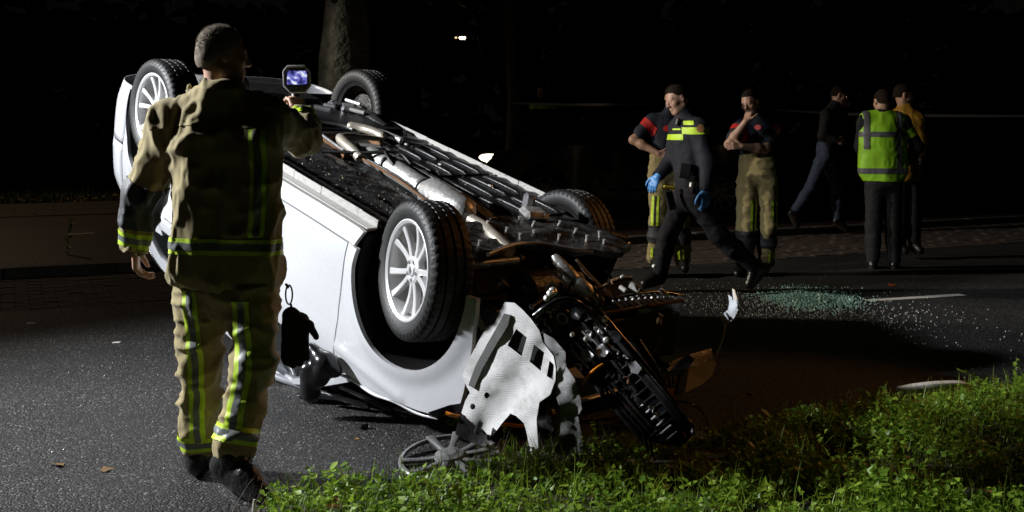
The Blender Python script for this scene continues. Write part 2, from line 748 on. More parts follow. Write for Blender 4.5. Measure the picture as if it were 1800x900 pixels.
# kerb stones between the gutter and the cycle path, and along the footpath
kerb_me = None
kerb = strip('kerb', 10.86, 11.0, -0.002, M_joint)
for i in range(-12, 18):
    if kerb_me is None:
        o = MB().box((0, 0, 0), (0.985, 0.13, 0.2), ch=0.012).build('kerb_stone', M_conc, kerb, smooth=False)
        kerb_me = o.data
    else:
        o = link(bpy.data.objects.new('kerb_stone', kerb_me), kerb)
    o.location = road_pt(i + 0.4, 10.93, 0.0 + random.uniform(-0.004, 0.004))
    o.rotation_euler = (0, 0, math.atan2(U.y, U.x))
slab_me = None
for i in range(-14, 16):
    for j in range(5):
        if slab_me is None:
            o = MB().box((0, 0, 0), (0.59, 0.59, 0.05), ch=0.01).build('paving_slab', M_slab, foot, smooth=False)
            slab_me = o.data
        else:
            o = link(bpy.data.objects.new('paving_slab', slab_me), foot)
        o.location = road_pt(i * 0.6 + (0.3 if j % 2 else 0), 17.95 + j * 0.6, 0.075 + random.uniform(-0.004, 0.004))
        o.rotation_euler = (0, 0, math.atan2(U.y, U.x))


def dash(p0, p1, w0, name, parent):
    d = (p1 - p0).normalized()
    n = Vector((-d.y, d.x, 0))
    V, F = [], []
    K = 26
    for i in range(K + 1):
        p = p0.lerp(p1, i / K)
        e = w0 / 2
        a = e + random.uniform(-0.006, 0.004)
        b = e + random.uniform(-0.006, 0.004)
        V += [p - n * a, p + n * b]
    for i in range(K):
        F.append((2 * i, 2 * i + 2, 2 * i + 3, 2 * i + 1))
    return mesh_obj(name, V, F, M_paint, parent, smooth=False)


a, b = gnd(1524, 529), gnd(1692, 518.5)
a.z = b.z = 0.004
dash(a, b, 0.10, 'lane_dash', road)
a, b = gnd(120, 412, 0.089), gnd(166, 409, 0.089)
dash(a, b, 0.12, 'lane_dash', bpy.data.objects['cycle_path'])

# ---------------------------------------------------------------- near verge: soil with low weeds
def verge_h(x, y):
    s = -0.4366 * x + 0.8997 * y
    u = 0.8997 * x + 0.4366 * y
    d = 3.66 + 0.01 * u + 0.13 * math.exp(-((u - 1.75) / 0.55) ** 2) - s
    base = 0.10 * min(max(d / 0.28, 0), 1) ** 0.7
    return base


nx, ny = 90, 40
V, F = [], []
for i in range(nx + 1):
    for j in range(ny + 1):
        u = -5.0 + 11.0 * i / nx
        s = 3.70 + 0.01 * u + 0.13 * math.exp(-((u - 1.75) / 0.55) ** 2) - 2.6 * (j / ny) ** 1.3
        s += 0.05 * math.sin(u * 3.1) * (1 - j / ny) + 0.03 * math.sin(u * 8.3 + 1)
        p = road_pt(u, s)
        V.append((p.x, p.y, verge_h(p.x, p.y) + 0.012 * math.sin(p.x * 9) * math.cos(p.y * 11) - (0.015 if j == 0 else 0)))
for i in range(nx):
    for j in range(ny):
        a = i * (ny + 1) + j
        F.append((a, a + 1, a + ny + 2, a + ny + 1))
o = mesh_obj('grass_verge', V, F, M_soil)
o['kind'] = 'structure'


def leaf_mat(name, c0, c1, trans=0.4, rough=0.45):
    m = bpy.data.materials.new(name)
    t, b = nt(m)
    at_ = t.nodes.new('ShaderNodeAttribute')
    at_.attribute_name = 'tint'
    r = t.nodes.new('ShaderNodeValToRGB')
    r.color_ramp.elements[0].color = (*c0, 1)
    r.color_ramp.elements[1].color = (*c1, 1)
    t.links.new(at_.outputs['Fac'], r.inputs['Fac'])
    t.links.new(r.outputs['Color'], b.inputs['Base Color'])
    b.inputs['Roughness'].default_value = rough
    tr = t.nodes.new('ShaderNodeBsdfTranslucent')
    t.links.new(r.outputs['Color'], tr.inputs['Color'])
    mx = t.nodes.new('ShaderNodeMixShader')
    mx.inputs[0].default_value = trans
    t.links.new(b.outputs[0], mx.inputs[1])
    t.links.new(tr.outputs[0], mx.inputs[2])
    t.links.new(mx.outputs[0], t.nodes['Material Output'].inputs['Surface'])
    MATS[name] = m
    return m


M_leaf = leaf_mat('weed_leaf', (0.07, 0.17, 0.012), (0.36, 0.52, 0.05))
M_dry = leaf_mat('dry_grass', (0.07, 0.055, 0.035), (0.20, 0.16, 0.10), 0.15, 0.7)
M_lawn = leaf_mat('lawn_blade', (0.02, 0.045, 0.010), (0.06, 0.085, 0.015), 0.2, 0.6)

LEAF_SHAPES = [
    # (along, across, lift): unit leaves
    (np.array([(0, 0, 0), (0.3, 0.26, 0.05), (0.7, 0.30, 0.02), (1, 0, -0.08), (0.7, -0.30, 0.02), (0.3, -0.26, 0.05), (0.5, 0, -0.04)]),
     [(0, 6, 1), (1, 6, 2), (2, 6, 3), (3, 6, 4), (4, 6, 5), (5, 6, 0)]),
    # three-lobed
    (np.array([(0, 0, 0), (0.25, 0.42, 0.06), (0.55, 0.2, 0), (1, 0.0, -0.12), (0.55, -0.2, 0), (0.25, -0.42, 0.06), (0.45, 0, -0.03)]),
     [(0, 6, 1), (1, 6, 2), (2, 6, 3), (3, 6, 4), (4, 6, 5), (5, 6, 0)]),
]


def leaves(P, A, pitch, size, roll, shape, tint):
    """arrays -> verts, tris, tint"""
    sv, sf = LEAF_SHAPES[shape]
    n = len(P)
    ca, sa = np.cos(A), np.sin(A)
    cp, sp = np.cos(pitch), np.sin(pitch)
    d = np.stack([ca * cp, sa * cp, sp], 1)
    w = np.stack([-sa, ca, np.zeros(n)], 1)
    up = np.cross(d, w)
    cr, sr = np.cos(roll)[:, None], np.sin(roll)[:, None]
    w2 = w * cr + up * sr
    u2 = np.cross(d, w2)
    V = P[:, None, :] + size[:, None, None] * (sv[None, :, 0, None] * d[:, None] + sv[None, :, 1, None] * w2[:, None] + sv[None, :, 2, None] * u2[:, None])
    k = len(sv)
    T = (np.arange(n) * k)[:, None, None] + np.array(sf)[None]
    return V.reshape(-1, 3), T.reshape(-1, 3), np.repeat(tint, k)


def blades(P, A, lean, h, w, tint, bend=0.5):
    """grass blades: 2 quads + tip as triangles"""
    n = len(P)
    d = np.stack([np.cos(A), np.sin(A), np.zeros(n)], 1)
    s = np.stack([-np.sin(A), np.cos(A), np.zeros(n)], 1)
    z = np.array([0, 0, 1.0])
    out = []
    for (t, ww) in ((0, 1), (0.45, 0.8), (0.8, 0.45), (1, 0)):
        c = P + d * (lean * h * (t * (1 - bend) + bend * t * t))[:, None] + z * (h * (t - 0.18 * bend * t * t * np.abs(lean)))[:, None]
        if ww:
            out += [c - s * (w * ww / 2)[:, None], c + s * (w * ww / 2)[:, None]]
        else:
            out.append(c)
    V = np.stack(out, 1)
    f = np.array([(0, 1, 3), (0, 3, 2), (2, 3, 5), (2, 5, 4), (4, 5, 6)])
    T = (np.arange(n) * 7)[:, None, None] + f[None]
    return V.reshape(-1, 3), T.reshape(-1, 3), np.repeat(tint, 7)


def foliage_obj(name, parts, m, parent=None, org=None):
    Vs, Ts, Cs = [], [], []
    b = 0
    for V, T, c in parts:
        Vs.append(V)
        Ts.append(T + b)
        Cs.append(c)
        b += len(V)
    o = np_obj(name, np.concatenate(Vs), np.concatenate(Ts), m, parent, org, smooth=False)
    at_ = o.data.attributes.new('tint', 'FLOAT', 'POINT')
    at_.data.foreach_set('value', np.concatenate(Cs).astype(np.float32))
    return o


def stem_tubes(A, B, r, tint):
    """thin three-sided stems from A to B"""
    n = len(A)
    out = []
    for P, rr in ((A, r), (B, r * 0.6)):
        for k in range(3):
            t = 2 * PI * k / 3
            out.append(P + np.array([math.cos(t), math.sin(t), 0]) * (rr[:, None] if hasattr(rr, '__len__') else rr))
    V = np.stack(out, 1)
    f = []
    for k in range(3):
        j = (k + 1) % 3
        f += [(k, j, 3 + j), (k, 3 + j, 3 + k)]
    T = (np.arange(n) * 6)[:, None, None] + np.array(f)[None]
    return V.reshape(-1, 3), T.reshape(-1, 3), np.repeat(tint, 6)


# low weeds carpet
NP = 9000
uu = rng.uniform(-2.6, 5.2, NP)
dd = rng.uniform(0.0, 1.0, NP) ** 0.9 * 1.75
ss = 3.63 + 0.01 * uu + 0.13 * np.exp(-((uu - 1.75) / 0.55) ** 2) - dd + 0.06 * np.sin(uu * 3.1) + 0.05 * np.sin(uu * 8.3 + 1) + 0.03 * np.sin(uu * 19)
X = U.x * uu + N_.x * ss
Y = U.y * uu + N_.y * ss
px = 900 + X / Y * FPX
keep = (px > 470) & (px < 2050) & (Y > 3.0)
cl = vnoise(np.stack([X, Y, X * 0], 1), 3.2, 3)
keep &= (rng.uniform(-0.9, 1.0, NP) < cl + 0.72)
X, Y, cl, dd = X[keep], Y[keep], cl[keep], dd[keep]
H0 = np.array([verge_h(x, y) for x, y in zip(X, Y)])
hh = (0.035 + 0.06 * rng.uniform(0, 1, len(X)) ** 2 + 0.10 * np.clip(cl + 0.15, 0, 1)) * np.clip(0.8 + dd * 0.8, 0.8, 1.15)
parts = []
for rep in range(9):
    t = rng.uniform(0.25, 1.0, len(X))
    P = np.stack([X + rng.normal(0, 0.013, len(X)), Y + rng.normal(0, 0.013, len(X)), H0 + hh * t], 1)
    for sh in (0, 1):
        m_ = rng.integers(0, 2, len(X)) == sh
        q = int(m_.sum())
        tn = np.clip(0.45 + 0.25 * vnoise(P[m_], 4.0, 5) + rng.normal(0, 0.22, q), 0, 1)
        parts.append(leaves(P[m_], rng.uniform(0, 2 * PI, q), rng.normal(0.35, 0.45, q), rng.uniform(0.010, 0.027, q) * (1 + 0.9 * rng.uniform(0, 1, q) ** 4),
                            rng.normal(0, 0.4, q), sh, tn))
A = np.stack([X, Y, H0], 1)
B = np.stack([X + rng.normal(0, 0.02, len(X)), Y + rng.normal(0, 0.02, len(X)), H0 + hh], 1)
parts.append(stem_tubes(A, B, 0.0012, np.full(len(X), 0.5)))
nb_ = 5000
k = rng.integers(0, len(X), nb_)
P = np.stack([X[k] + rng.normal(0, 0.03, nb_), Y[k] + rng.normal(0, 0.03, nb_), H0[k] - 0.005], 1)
parts.append(blades(P, rng.uniform(0, 2 * PI, nb_), rng.normal(0.5, 0.3, nb_), rng.uniform(0.06, 0.17, nb_), rng.uniform(0.0015, 0.0045, nb_), rng.uniform(0.3, 0.9, nb_)))
o = foliage_obj('verge_weeds', parts, M_leaf)
tag(o, 'low green weeds and grass covering the near verge', 'weeds', kind='stuff')

# dry bent grass along the verge edge
n = 1500
uu = rng.normal(2.2, 0.8, n)
ss = 3.66 + 0.01 * uu + rng.normal(0, 0.05, n)
X, Y = U.x * uu + N_.x * ss, U.y * uu + N_.y * ss
P = np.stack([X, Y, np.zeros(n)], 1)
o = foliage_obj('dry_grass', [blades(P, rng.uniform(0, 2 * PI, n), rng.normal(0.7, 0.3, n), rng.uniform(0.06, 0.2, n), rng.uniform(0.0015, 0.003, n), rng.uniform(0, 1, n), 0.6)], M_dry)
tag(o, 'thin dry grass stalks along the edge of the road', 'dry grass', kind='stuff')

# grass and fallen leaves of the far verge on the left
n = 16000
uu = rng.uniform(-12, 12, n)
ss = 21.1 + rng.uniform(0, 1, n) ** 1.6 * 9
X, Y = U.x * uu + N_.x * ss, U.y * uu + N_.y * ss
kk = (X / Y * FPX < 100)
X, Y = X[kk], Y[kk]
n = len(X)
P = np.stack([X, Y, np.full(n, 0.07)], 1)
hm = 0.12 + 0.25 * np.clip(vnoise(P, 0.6, 9), 0, 1)
o = foliage_obj('far_grass', [blades(P, rng.uniform(0, 2 * PI, n), rng.normal(0.4, 0.3, n), rng.uniform(0.7, 1.6, n) * hm, rng.uniform(0.01, 0.025, n), rng.uniform(0, 1, n))], M_lawn)
tag(o, 'dark long grass behind the footpath', 'grass', kind='stuff')
n = 900
uu = rng.uniform(-12, 8, n)
ss = 21.15 + np.abs(rng.normal(0, 0.35, n))
X, Y = U.x * uu + N_.x * ss, U.y * uu + N_.y * ss
P = np.stack([X, Y, rng.uniform(0.09, 0.16, n)], 1)
M_fall = leaf_mat('fallen_leaf', (0.16, 0.07, 0.015), (0.22, 0.17, 0.02), 0.1, 0.7)
o = foliage_obj('fallen_leaves', [leaves(P, rng.uniform(0, 6.28, n), rng.normal(0.1, 0.3, n), rng.uniform(0.06, 0.13, n), rng.normal(0, 0.3, n), 0, rng.uniform(0, 1, n))], M_fall)
tag(o, 'yellow fallen leaves along the edge of the far grass', 'fallen leaves', kind='stuff')

# ================================================================ the overturned car
# car frame: x forward, y to the car's left, z up when it stands on its wheels; origin in the front axle
def car_matrix(yaw, pitch, roll, T):
    return Matrix.Translation(T) @ Matrix.Rotation(yaw, 4, 'Z') @ Matrix.Rotation(pitch, 4, 'Y') @ Matrix.Rotation(roll, 4, 'X')


CAR_M = car_matrix(math.radians(-45.39), math.radians(16.8), PI + math.radians(0.22), Vector((0.154, 5.172, 0.773)))
CAR_I = CAR_M.inverted()
car = empty('overturned_car')
car.matrix_world = CAR_M
tag(car, 'overturned white car lying on its roof with its torn front end', 'car')

M_white = mat('white_paint', (0.60, 0.615, 0.645), 0.3, vscale=38, coat=0.5, col2=(0.34, 0.33, 0.31), c2lo=0.66, c2hi=0.82, rvar=0.05)
M_blackp = mat('black_plastic', (0.012, 0.012, 0.013), 0.38, var=0.4, vscale=12, bump=0.25, bscale=60)
M_gloss = mat('wet_black_plastic', (0.010, 0.010, 0.011), 0.22, var=0.4, vscale=12, bump=0.08, bscale=25, rvar=0.08)
M_under = mat('underseal', (0.016, 0.016, 0.017), 0.42, bump=0.7, bscale=45, col2=(0.05, 0.047, 0.042), c2lo=0.55, c2hi=0.8, vscale=30, rvar=0.12)
M_alu = mat('aluminium_shield', (0.62, 0.62, 0.60), 0.42, metal=0.7, vscale=16, bump=0.6, bscale=35, col2=(0.20, 0.18, 0.15), c2lo=0.48, c2hi=0.74, rvar=0.1)
M_pipe = mat('exhaust_steel', (0.55, 0.50, 0.42), 0.38, metal=0.6, var=0.25, vscale=9, bump=0.15, bscale=60)
M_steel = mat('grey_steel', (0.32, 0.32, 0.33), 0.4, metal=0.7, var=0.25, vscale=15)
M_rust = mat('rusty_brown', (0.14, 0.065, 0.024), 0.85, var=0.45, vscale=22, bump=0.5, bscale=70)
M_rub = mat('tyre_rubber', (0.011, 0.011, 0.011), 0.55, var=0.3, vscale=14, bump=0.25, bscale=90)
M_alloy = mat('alloy_silver', (0.72, 0.72, 0.73), 0.33, metal=0.35, var=0.06, vscale=6, coat=0.3)
M_disc = mat('brake_disc', (0.25, 0.24, 0.23), 0.4, metal=0.8, var=0.2, vscale=20)
M_glass = mat('tinted_glass', (0.008, 0.010, 0.010), 0.06, spec=0.6, coat=0.3)
M_seam = mat('sill_flange', (0.40, 0.39, 0.37), 0.5, var=0.35, vscale=18, bump=0.4, bscale=60, col2=(0.08, 0.075, 0.07), c2lo=0.58, c2hi=0.72)
M_dirtyw = mat('dirty_white_sill', (0.62, 0.61, 0.59), 0.45, var=0.1, vscale=10, col2=(0.16, 0.14, 0.12), c2lo=0.58, c2hi=0.8)
M_orange = mat('orange_plastic', (0.75, 0.24, 0.015), 0.3)
M_tan = mat('bare_bumper_inside', (0.60, 0.50, 0.36), 0.55, var=0.2, vscale=8)
M_bolt = mat('zinc_bolt', (0.75, 0.74, 0.70), 0.3, metal=0.5)
M_cable = mat('cable_black', (0.012, 0.012, 0.012), 0.5)


def arc(cx, cz, r, a0, a1, n):
    return [(cx + r * math.cos(math.radians(a0 + (a1 - a0) * i / n)), cz + r * math.sin(math.radians(a0 + (a1 - a0) * i / n))) for i in range(n + 1)]


ARCH_R, ARCH_Z, WB = 0.365, 0.075, 2.65


def S(x, z):
    """half width of the body at (x,z)"""
    w = 0.885
    if z < 0.12:
        w -= 0.03 * ((0.12 - z) / 0.17) ** 1.4
    if z > 0.33:
        w -= 0.052 * ((min(z, 0.68) - 0.33) / 0.35) ** 2
    if z > 0.66:
        w -= (z - 0.66) * 0.40
    w += 0.010 * math.exp(-((z - 0.53 - 0.05 * (x + 1)) / 0.022) ** 2) * (1 if -2.9 < x < 0.1 else 0.3)
    w += 0.0028 * math.sin(7.3 * x + 3 * z) * math.sin(5 * z + 2.1 * x + 1)
    if x > -0.2:
        w -= 0.17 * ((x + 0.2) / 1.0) ** 2
    if x < -2.5:
        w -= 0.075 * ((-2.5 - x) / 0.6) ** 2
    for cx in (0.0, -WB):
        d = math.hypot(x - cx, z - ARCH_Z) - ARCH_R
        if d < 0.09:
            w += 0.016 * (0.5 + 0.5 * math.cos(PI * max(d, 0) / 0.09))
    return w


def resample(poly, step):
    out = []
    n = len(poly)
    for i in range(n):
        a, b = Vector(poly[i]), Vector(poly[(i + 1) % n])
        k = max(1, int(math.ceil((b - a).length / step)))
        for j in range(k):
            out.append(a.lerp(b, j / k))
    return out


def inside(p, poly):
    c = False
    n = len(poly)
    for i in range(n):
        a, b = poly[i], poly[(i + 1) % n]
        if (a[1] > p[1]) != (b[1] > p[1]) and p[0] < (b[0] - a[0]) * (p[1] - a[1]) / (b[1] - a[1]) + a[0]:
            c = not c
    return c


def tri_fill(outer, holes=(), step=0.05):
    """triangulated 2-d region: verts, tris, boundary loops"""
    loops = [resample(outer, step)] + [resample(h, step) for h in holes]
    pts, edges, bl = [], [], []
    for L in loops:
        b = len(pts)
        pts += [Vector((p[0], p[1])) for p in L]
        edges += [(b + i, b + (i + 1) % len(L)) for i in range(len(L))]
        bl.append(list(range(b, b + len(L))))
    x0, x1 = min(p.x for p in pts), max(p.x for p in pts)
    y0, y1 = min(p.y for p in pts), max(p.y for p in pts)
    bnd = list(pts)
    y = y0 + step / 2
    r = 0
    while y < y1:
        x = x0 + step * (0.25 if r % 2 else 0.75)
        while x < x1:
            p = Vector((x, y))
            if inside(p, loops[0]) and not any(inside(p, h) for h in loops[1:]):
                if min((p - q).length_squared for q in bnd) > (0.45 * step) ** 2:
                    pts.append(p)
            x += step
        y += step * 0.87
        r += 1
    vs, es, fs, *_ = delaunay_2d_cdt(pts, edges, [], 0, 1e-7)
    T = []
    for f in fs:
        c = (vs[f[0]] + vs[f[1]] + vs[f[2]]) / 3
        if inside(c, loops[0]) and not any(inside(c, h) for h in loops[1:]):
            a, b, d = vs[f[0]], vs[f[1]], vs[f[2]]
            if (b - a).cross(d - a) < 0:
                f = f[::-1]
            T.append(tuple(f))
    return vs, T, bl


def side_panel(name, poly, m, side, holes=(), inset=0.0, lip=0.022, step=0.05, parent=None):
    vs, T, bl = tri_fill(poly, holes, step)
    V = [(v.x, side * (S(v.x, v.y) - inset), v.y) for v in vs]
    F = [t if side < 0 else t[::-1] for t in T]
    n0 = len(V)
    if lip and len(vs) == sum(1 for _ in vs):
        for L in bl:
            ids = []
            for i in L:
                # boundary points keep their order in the triangulation
                x, y, z = V[i]
                ids.append(len(V))
                V.append((x, y - side * lip, z))
            k = len(L)
            for i in range(k):
                q = (L[i], L[(i + 1) % k], ids[(i + 1) % k], ids[i])
                F.append(q if side < 0 else q[::-1])
    return mesh_obj(name, V, F, m, parent or car, sharp=40)


fender_poly = ([(-0.448, 0.03)] + arc(0, ARCH_Z, ARCH_R, 187, -17, 40) +
               [(0.395, -0.035), (0.415, 0.03), (0.43, 0.14), (0.44, 0.27), (0.44, 0.38), (0.43, 0.46), (0.40, 0.53), (0.2, 0.585), (0.0, 0.63), (-0.2, 0.665), (-0.44, 0.69), (-0.415, 0.41)])
door_poly = [(-0.458, 0.035), (-0.425, 0.41), (-0.45, 0.69), (-1.44, 0.70), (-1.44, 0.035)]
rdoor_poly = [(-1.452, 0.035), (-1.452, 0.70), (-2.42, 0.71), (-2.40, 0.55), (-2.31, 0.38), (-2.235, 0.2), (-2.22, 0.035)]
quarter_poly = ([(-2.232, 0.035), (-2.247, 0.2), (-2.322, 0.38), (-2.412, 0.55), (-2.432, 0.71), (-3.1, 0.715), (-3.1, 0.0)] +
                arc(-WB, ARCH_Z, ARCH_R, 192, -7, 40))
sill_poly = [(-0.36, -0.055), (-0.40, 0.026), (-2.25, 0.026), (-2.29, -0.055)]
dp_out = [(-2.43, 0.722), (-3.1, 0.722), (-3.04, 0.86), (-2.9, 0.98), (-2.7, 1.06), (-2.4, 1.125), (-2.0, 1.155), (-1.5, 1.165), (-1.05, 1.12), (-0.62, 0.9), (-0.33, 0.715), (-0.40, 0.705),
          (-1.0, 1.06), (-1.38, 1.09), (-1.38, 0.715), (-1.47, 0.715), (-1.47, 1.095), (-2.0, 1.085), (-2.23, 1.06), (-2.23, 0.73), (-2.31, 0.73), (-2.31, 1.045), (-2.58, 0.97), (-2.78, 0.79), (-2.43, 0.76)]
win_polys = [[(-0.43, 0.70), (-1.0, 1.065), (-1.385, 1.095), (-1.385, 0.705)], [(-1.465, 0.705), (-1.465, 1.10), (-2.0, 1.09), (-2.235, 1.065), (-2.235, 0.715)],
             [(-2.305, 0.72), (-2.305, 1.05), (-2.585, 0.975), (-2.79, 0.785), (-2.6, 0.74)]]

for sd in (1, -1):
    if sd > 0:
        side_panel('front_fender', fender_poly, M_white, sd, step=0.024)
    d = side_panel('front_door', door_poly, M_white, sd, step=0.06)
    d2 = side_panel('rear_door', rdoor_poly, M_white, sd, step=0.06)
    side_panel('rear_quarter_panel', quarter_poly, M_white, sd, step=0.045)
    side_panel('sill', sill_poly if sd > 0 else [(x, max(z, 0.005)) for x, z in sill_poly], M_dirtyw, sd, step=0.05)
    side_panel('window_surround', dp_out, M_white, sd, step=0.05, inset=0.002)
    for w in win_polys:
        side_panel('side_window', w, M_glass, sd, inset=0.016, lip=0, step=0.08)
    for (hx, hz, dd_) in ((-1.34, 0.575, d), (-2.25, 0.60, d2)):
        m_ = MB()
        y0 = S(hx, hz) * sd
        m_.box((hx, y0 + 0.018 * sd, hz), (0.19, 0.022, 0.028), ch=0.009)
        h = m_.build('handle', M_white, dd_)
        m_ = MB()
        m_.box((hx, y0 - 0.004 * sd, hz), (0.12, 0.012, 0.06), ch=0.004)
        m_.build('handle_recess', M_blackp, dd_)

# crushed roof, bonnet, windscreen: grids
def grid(name, fn, nu, nv, m, parent=None, th=0.0):
    V, F = [], []
    for i in range(nu + 1):
        for j in range(nv + 1):
            V.append(Vector(fn(i / nu, j / nv)))
    for i in range(nu):
        for j in range(nv):
            a = i * (nv + 1) + j
            F.append((a, a + 1, a + nv + 2, a + nv + 1))
    o = mesh_obj(name, V, F, m, parent or car, sharp=50)
    if th:
        md = o.modifiers.new('solid', 'SOLIDIFY')
        md.thickness = th
        md.offset = 0
    return o


def roof_z(x):
    return min(1.19, (0.773 - 0.289 * x) / 0.957 - 0.012)


grid('roof', lambda a, b: (-1.03 - 1.75 * a, (b * 2 - 1) * (0.665 - 0.05 * a), min(roof_z(-1.03 - 1.75 * a), 1.125 + 0.065 * (1 - (b * 2 - 1) ** 4) - (0.13 * max(0, a - 0.6) / 0.4) ** 1.0)), 24, 24, M_white, th=0.012)
grid('bonnet', lambda a, b: (-0.38 + 0.84 * a, (b * 2 - 1) * (S(-0.38 + 0.84 * a, 0.62) - 0.012), 0.695 - 0.08 * a - 0.07 * a * a + 0.03 * (1 - (b * 2 - 1) ** 2) + 0.006 * math.sin(a * 17 + b * 9)), 24, 20, M_white, th=0.01)
grid('windscreen', lambda a, b: (-0.36 - 0.70 * a, (b * 2 - 1) * (0.74 - 0.1 * a), 0.71 + 0.385 * a + 0.01 * math.sin(a * 20) * math.sin(b * 17)), 16, 16, M_glass, th=0.006)


def xe(z):
    T = [(0.0, -3.1), (0.72, -3.1), (0.86, -3.04), (0.98, -2.9), (1.06, -2.7), (1.12, -2.42)]
    for (z0, x0), (z1, x1) in zip(T, T[1:]):
        if z <= z1:
            t = max(0, (z - z0) / (z1 - z0))
            return x0 + (x1 - x0) * t
    return T[-1][1]


def rear_fn(z0, z1, bulge):
    def fn(a, b):
        z = z0 + (z1 - z0) * b
        t = abs(a * 2 - 1)
        sg = 1 if a >= 0.5 else -1
        x0 = xe(z)
        w = S(x0, z)
        th = (1 - t) * PI / 2
        p = 0.62
        dx = (0.42 if z < 0.7 else 0.36 - 0.1 * (z - 0.7)) + bulge * math.sin(PI * b)
        return (x0 - dx * math.sin(th) ** p, sg * w * (math.cos(th) ** p if th < PI / 2 - 1e-6 else 0), z)
    return fn


grid('rear_bumper', rear_fn(-0.03, 0.36, 0.035), 48, 10, M_white, th=0.006)
grid('tailgate', rear_fn(0.37, 0.80, 0.0), 48, 8, M_white, th=0.006)
grid('rear_window', rear_fn(0.81, 1.11, 0.0), 40, 8, M_glass, th=0.006)
for sd in (1, -1):
    tl = grid('tail_lamp', lambda a, b, sd=sd: Vector(rear_fn(0.45, 0.66, 0.0)(0.5 + sd * (0.36 - 0.14 * a) , b)) + Vector((-0.004, 0.004 * sd, 0)), 10, 6, mat('tail_lamp_red', (0.25, 0.01, 0.01), 0.15), th=0.004)

# black blocker box added to keep the cabin dark, wheel wells
MB().box((-1.65, 0, 0.52), (2.3, 1.44, 1.0), ch=0.15).build('cabin_blocker', M_cable, car)
for cx in (0, -WB):
    for sd in (1, -1):
        if cx == 0 and sd < 0:
            continue
        V, F = [], []
        nA = 30
        for i in range(nA + 1):
            a = math.radians((-18 + 216 * i / nA) if cx else (52 + 146 * i / nA))
            for y in (0.855, 0.70, 0.45):
                rr = ARCH_R + (0.004 if y > 0.8 else 0.01)
                V.append((cx + rr * math.cos(a), sd * y, ARCH_Z + rr * math.sin(a)))
        for i in range(nA):
            for j in range(2):
                a = i * 3 + j
                F.append((a, a + 1, a + 4, a + 3))
        c0 = len(V)
        V.append((cx, sd * 0.45, ARCH_Z))
        for i in range(nA):
            F.append((i * 3 + 2, c0, i * 3 + 5))
        mesh_obj('wheel_arch_liner', V, F, M_blackp, car, sharp=60)

# ---------------------------------------------------------------- wheels
def tyre_mesh(R=0.317, rin=0.222, w=0.205, n=150):
    prof = [(rin - 0.006, 0.076), (rin + 0.004, 0.088), (rin + 0.022, 0.097), (rin + 0.05, 0.1035), (rin + 0.062, 0.102), (R - 0.022, 0.098), (R - 0.010, 0.091), (R - 0.003, 0.082),
            (R, 0.072), (R + 0.001, 0.050), (R - 0.009, 0.047), (R - 0.009, 0.040), (R + 0.001, 0.037), (R + 0.002, 0.006), (R - 0.008, 0.003)]
    prof = prof + [(r, -a) for (r, a) in prof[::-1]]
    V, F = [], []
    m = len(prof)
    for i, (r, a) in enumerate(prof):
        for k in range(n):
            t = 2 * PI * k / n
            rr = r
            if abs(a) > 0.06 and r > R - 0.024:
                if k % 3 == 0:
                    rr = r - 0.0065
            elif r > R - 0.004:
                if (k + int(abs(a) * 55)) % 3 == 0:
                    rr = r - 0.0045
            tt = t + (abs(a) * 0.55 if r > R - 0.03 else 0)
            V.append((rr * math.cos(tt), a, rr * math.sin(tt)))
    for i in range(m - 1):
        for k in range(n):
            F.append((i * n + k, (i + 1) * n + k, (i + 1) * n + (k + 1) % n, i * n + (k + 1) % n))
    return V, F


TYRE = tyre_mesh()


def spoke_mesh(a_hub, a_rim, w0, w1):
    """one twisted spoke of a pair"""
    V = []
    K = 7
    for i in range(K):
        t = i / (K - 1)
        r = 0.040 + (0.216 - 0.040) * t
        ang = a_hub + (a_rim - a_hub) * (t ** 0.8)
        w = w0 + (w1 - w0) * t - 0.006 * math.sin(PI * t)
        f = 0.058 + 0.020 * t - 0.010 * math.sin(PI * t)     # dished face
        dp = 0.034 - 0.012 * t
        d = Vector((math.cos(ang), 0, math.sin(ang)))
        s_ = Vector((-math.sin(ang), 0, math.cos(ang)))
        c = d * r
        for (u, y) in ((-0.5, f - 0.004), (-0.36, f), (0.36, f), (0.5, f - 0.004), (0.42, f - dp), (-0.42, f - dp)):
            V.append(c + s_ * (u * w) + Vector((0, y, 0)))
    F = []
    for i in range(K - 1):
        for k in range(6):
            F.append((i * 6 + k, (i + 1) * 6 + k, (i + 1) * 6 + (k + 1) % 6, i * 6 + (k + 1) % 6))
    F.append(tuple(range(6)))
    F.append(tuple((K - 1) * 6 + k for k in range(6))[::-1])
    return V, F


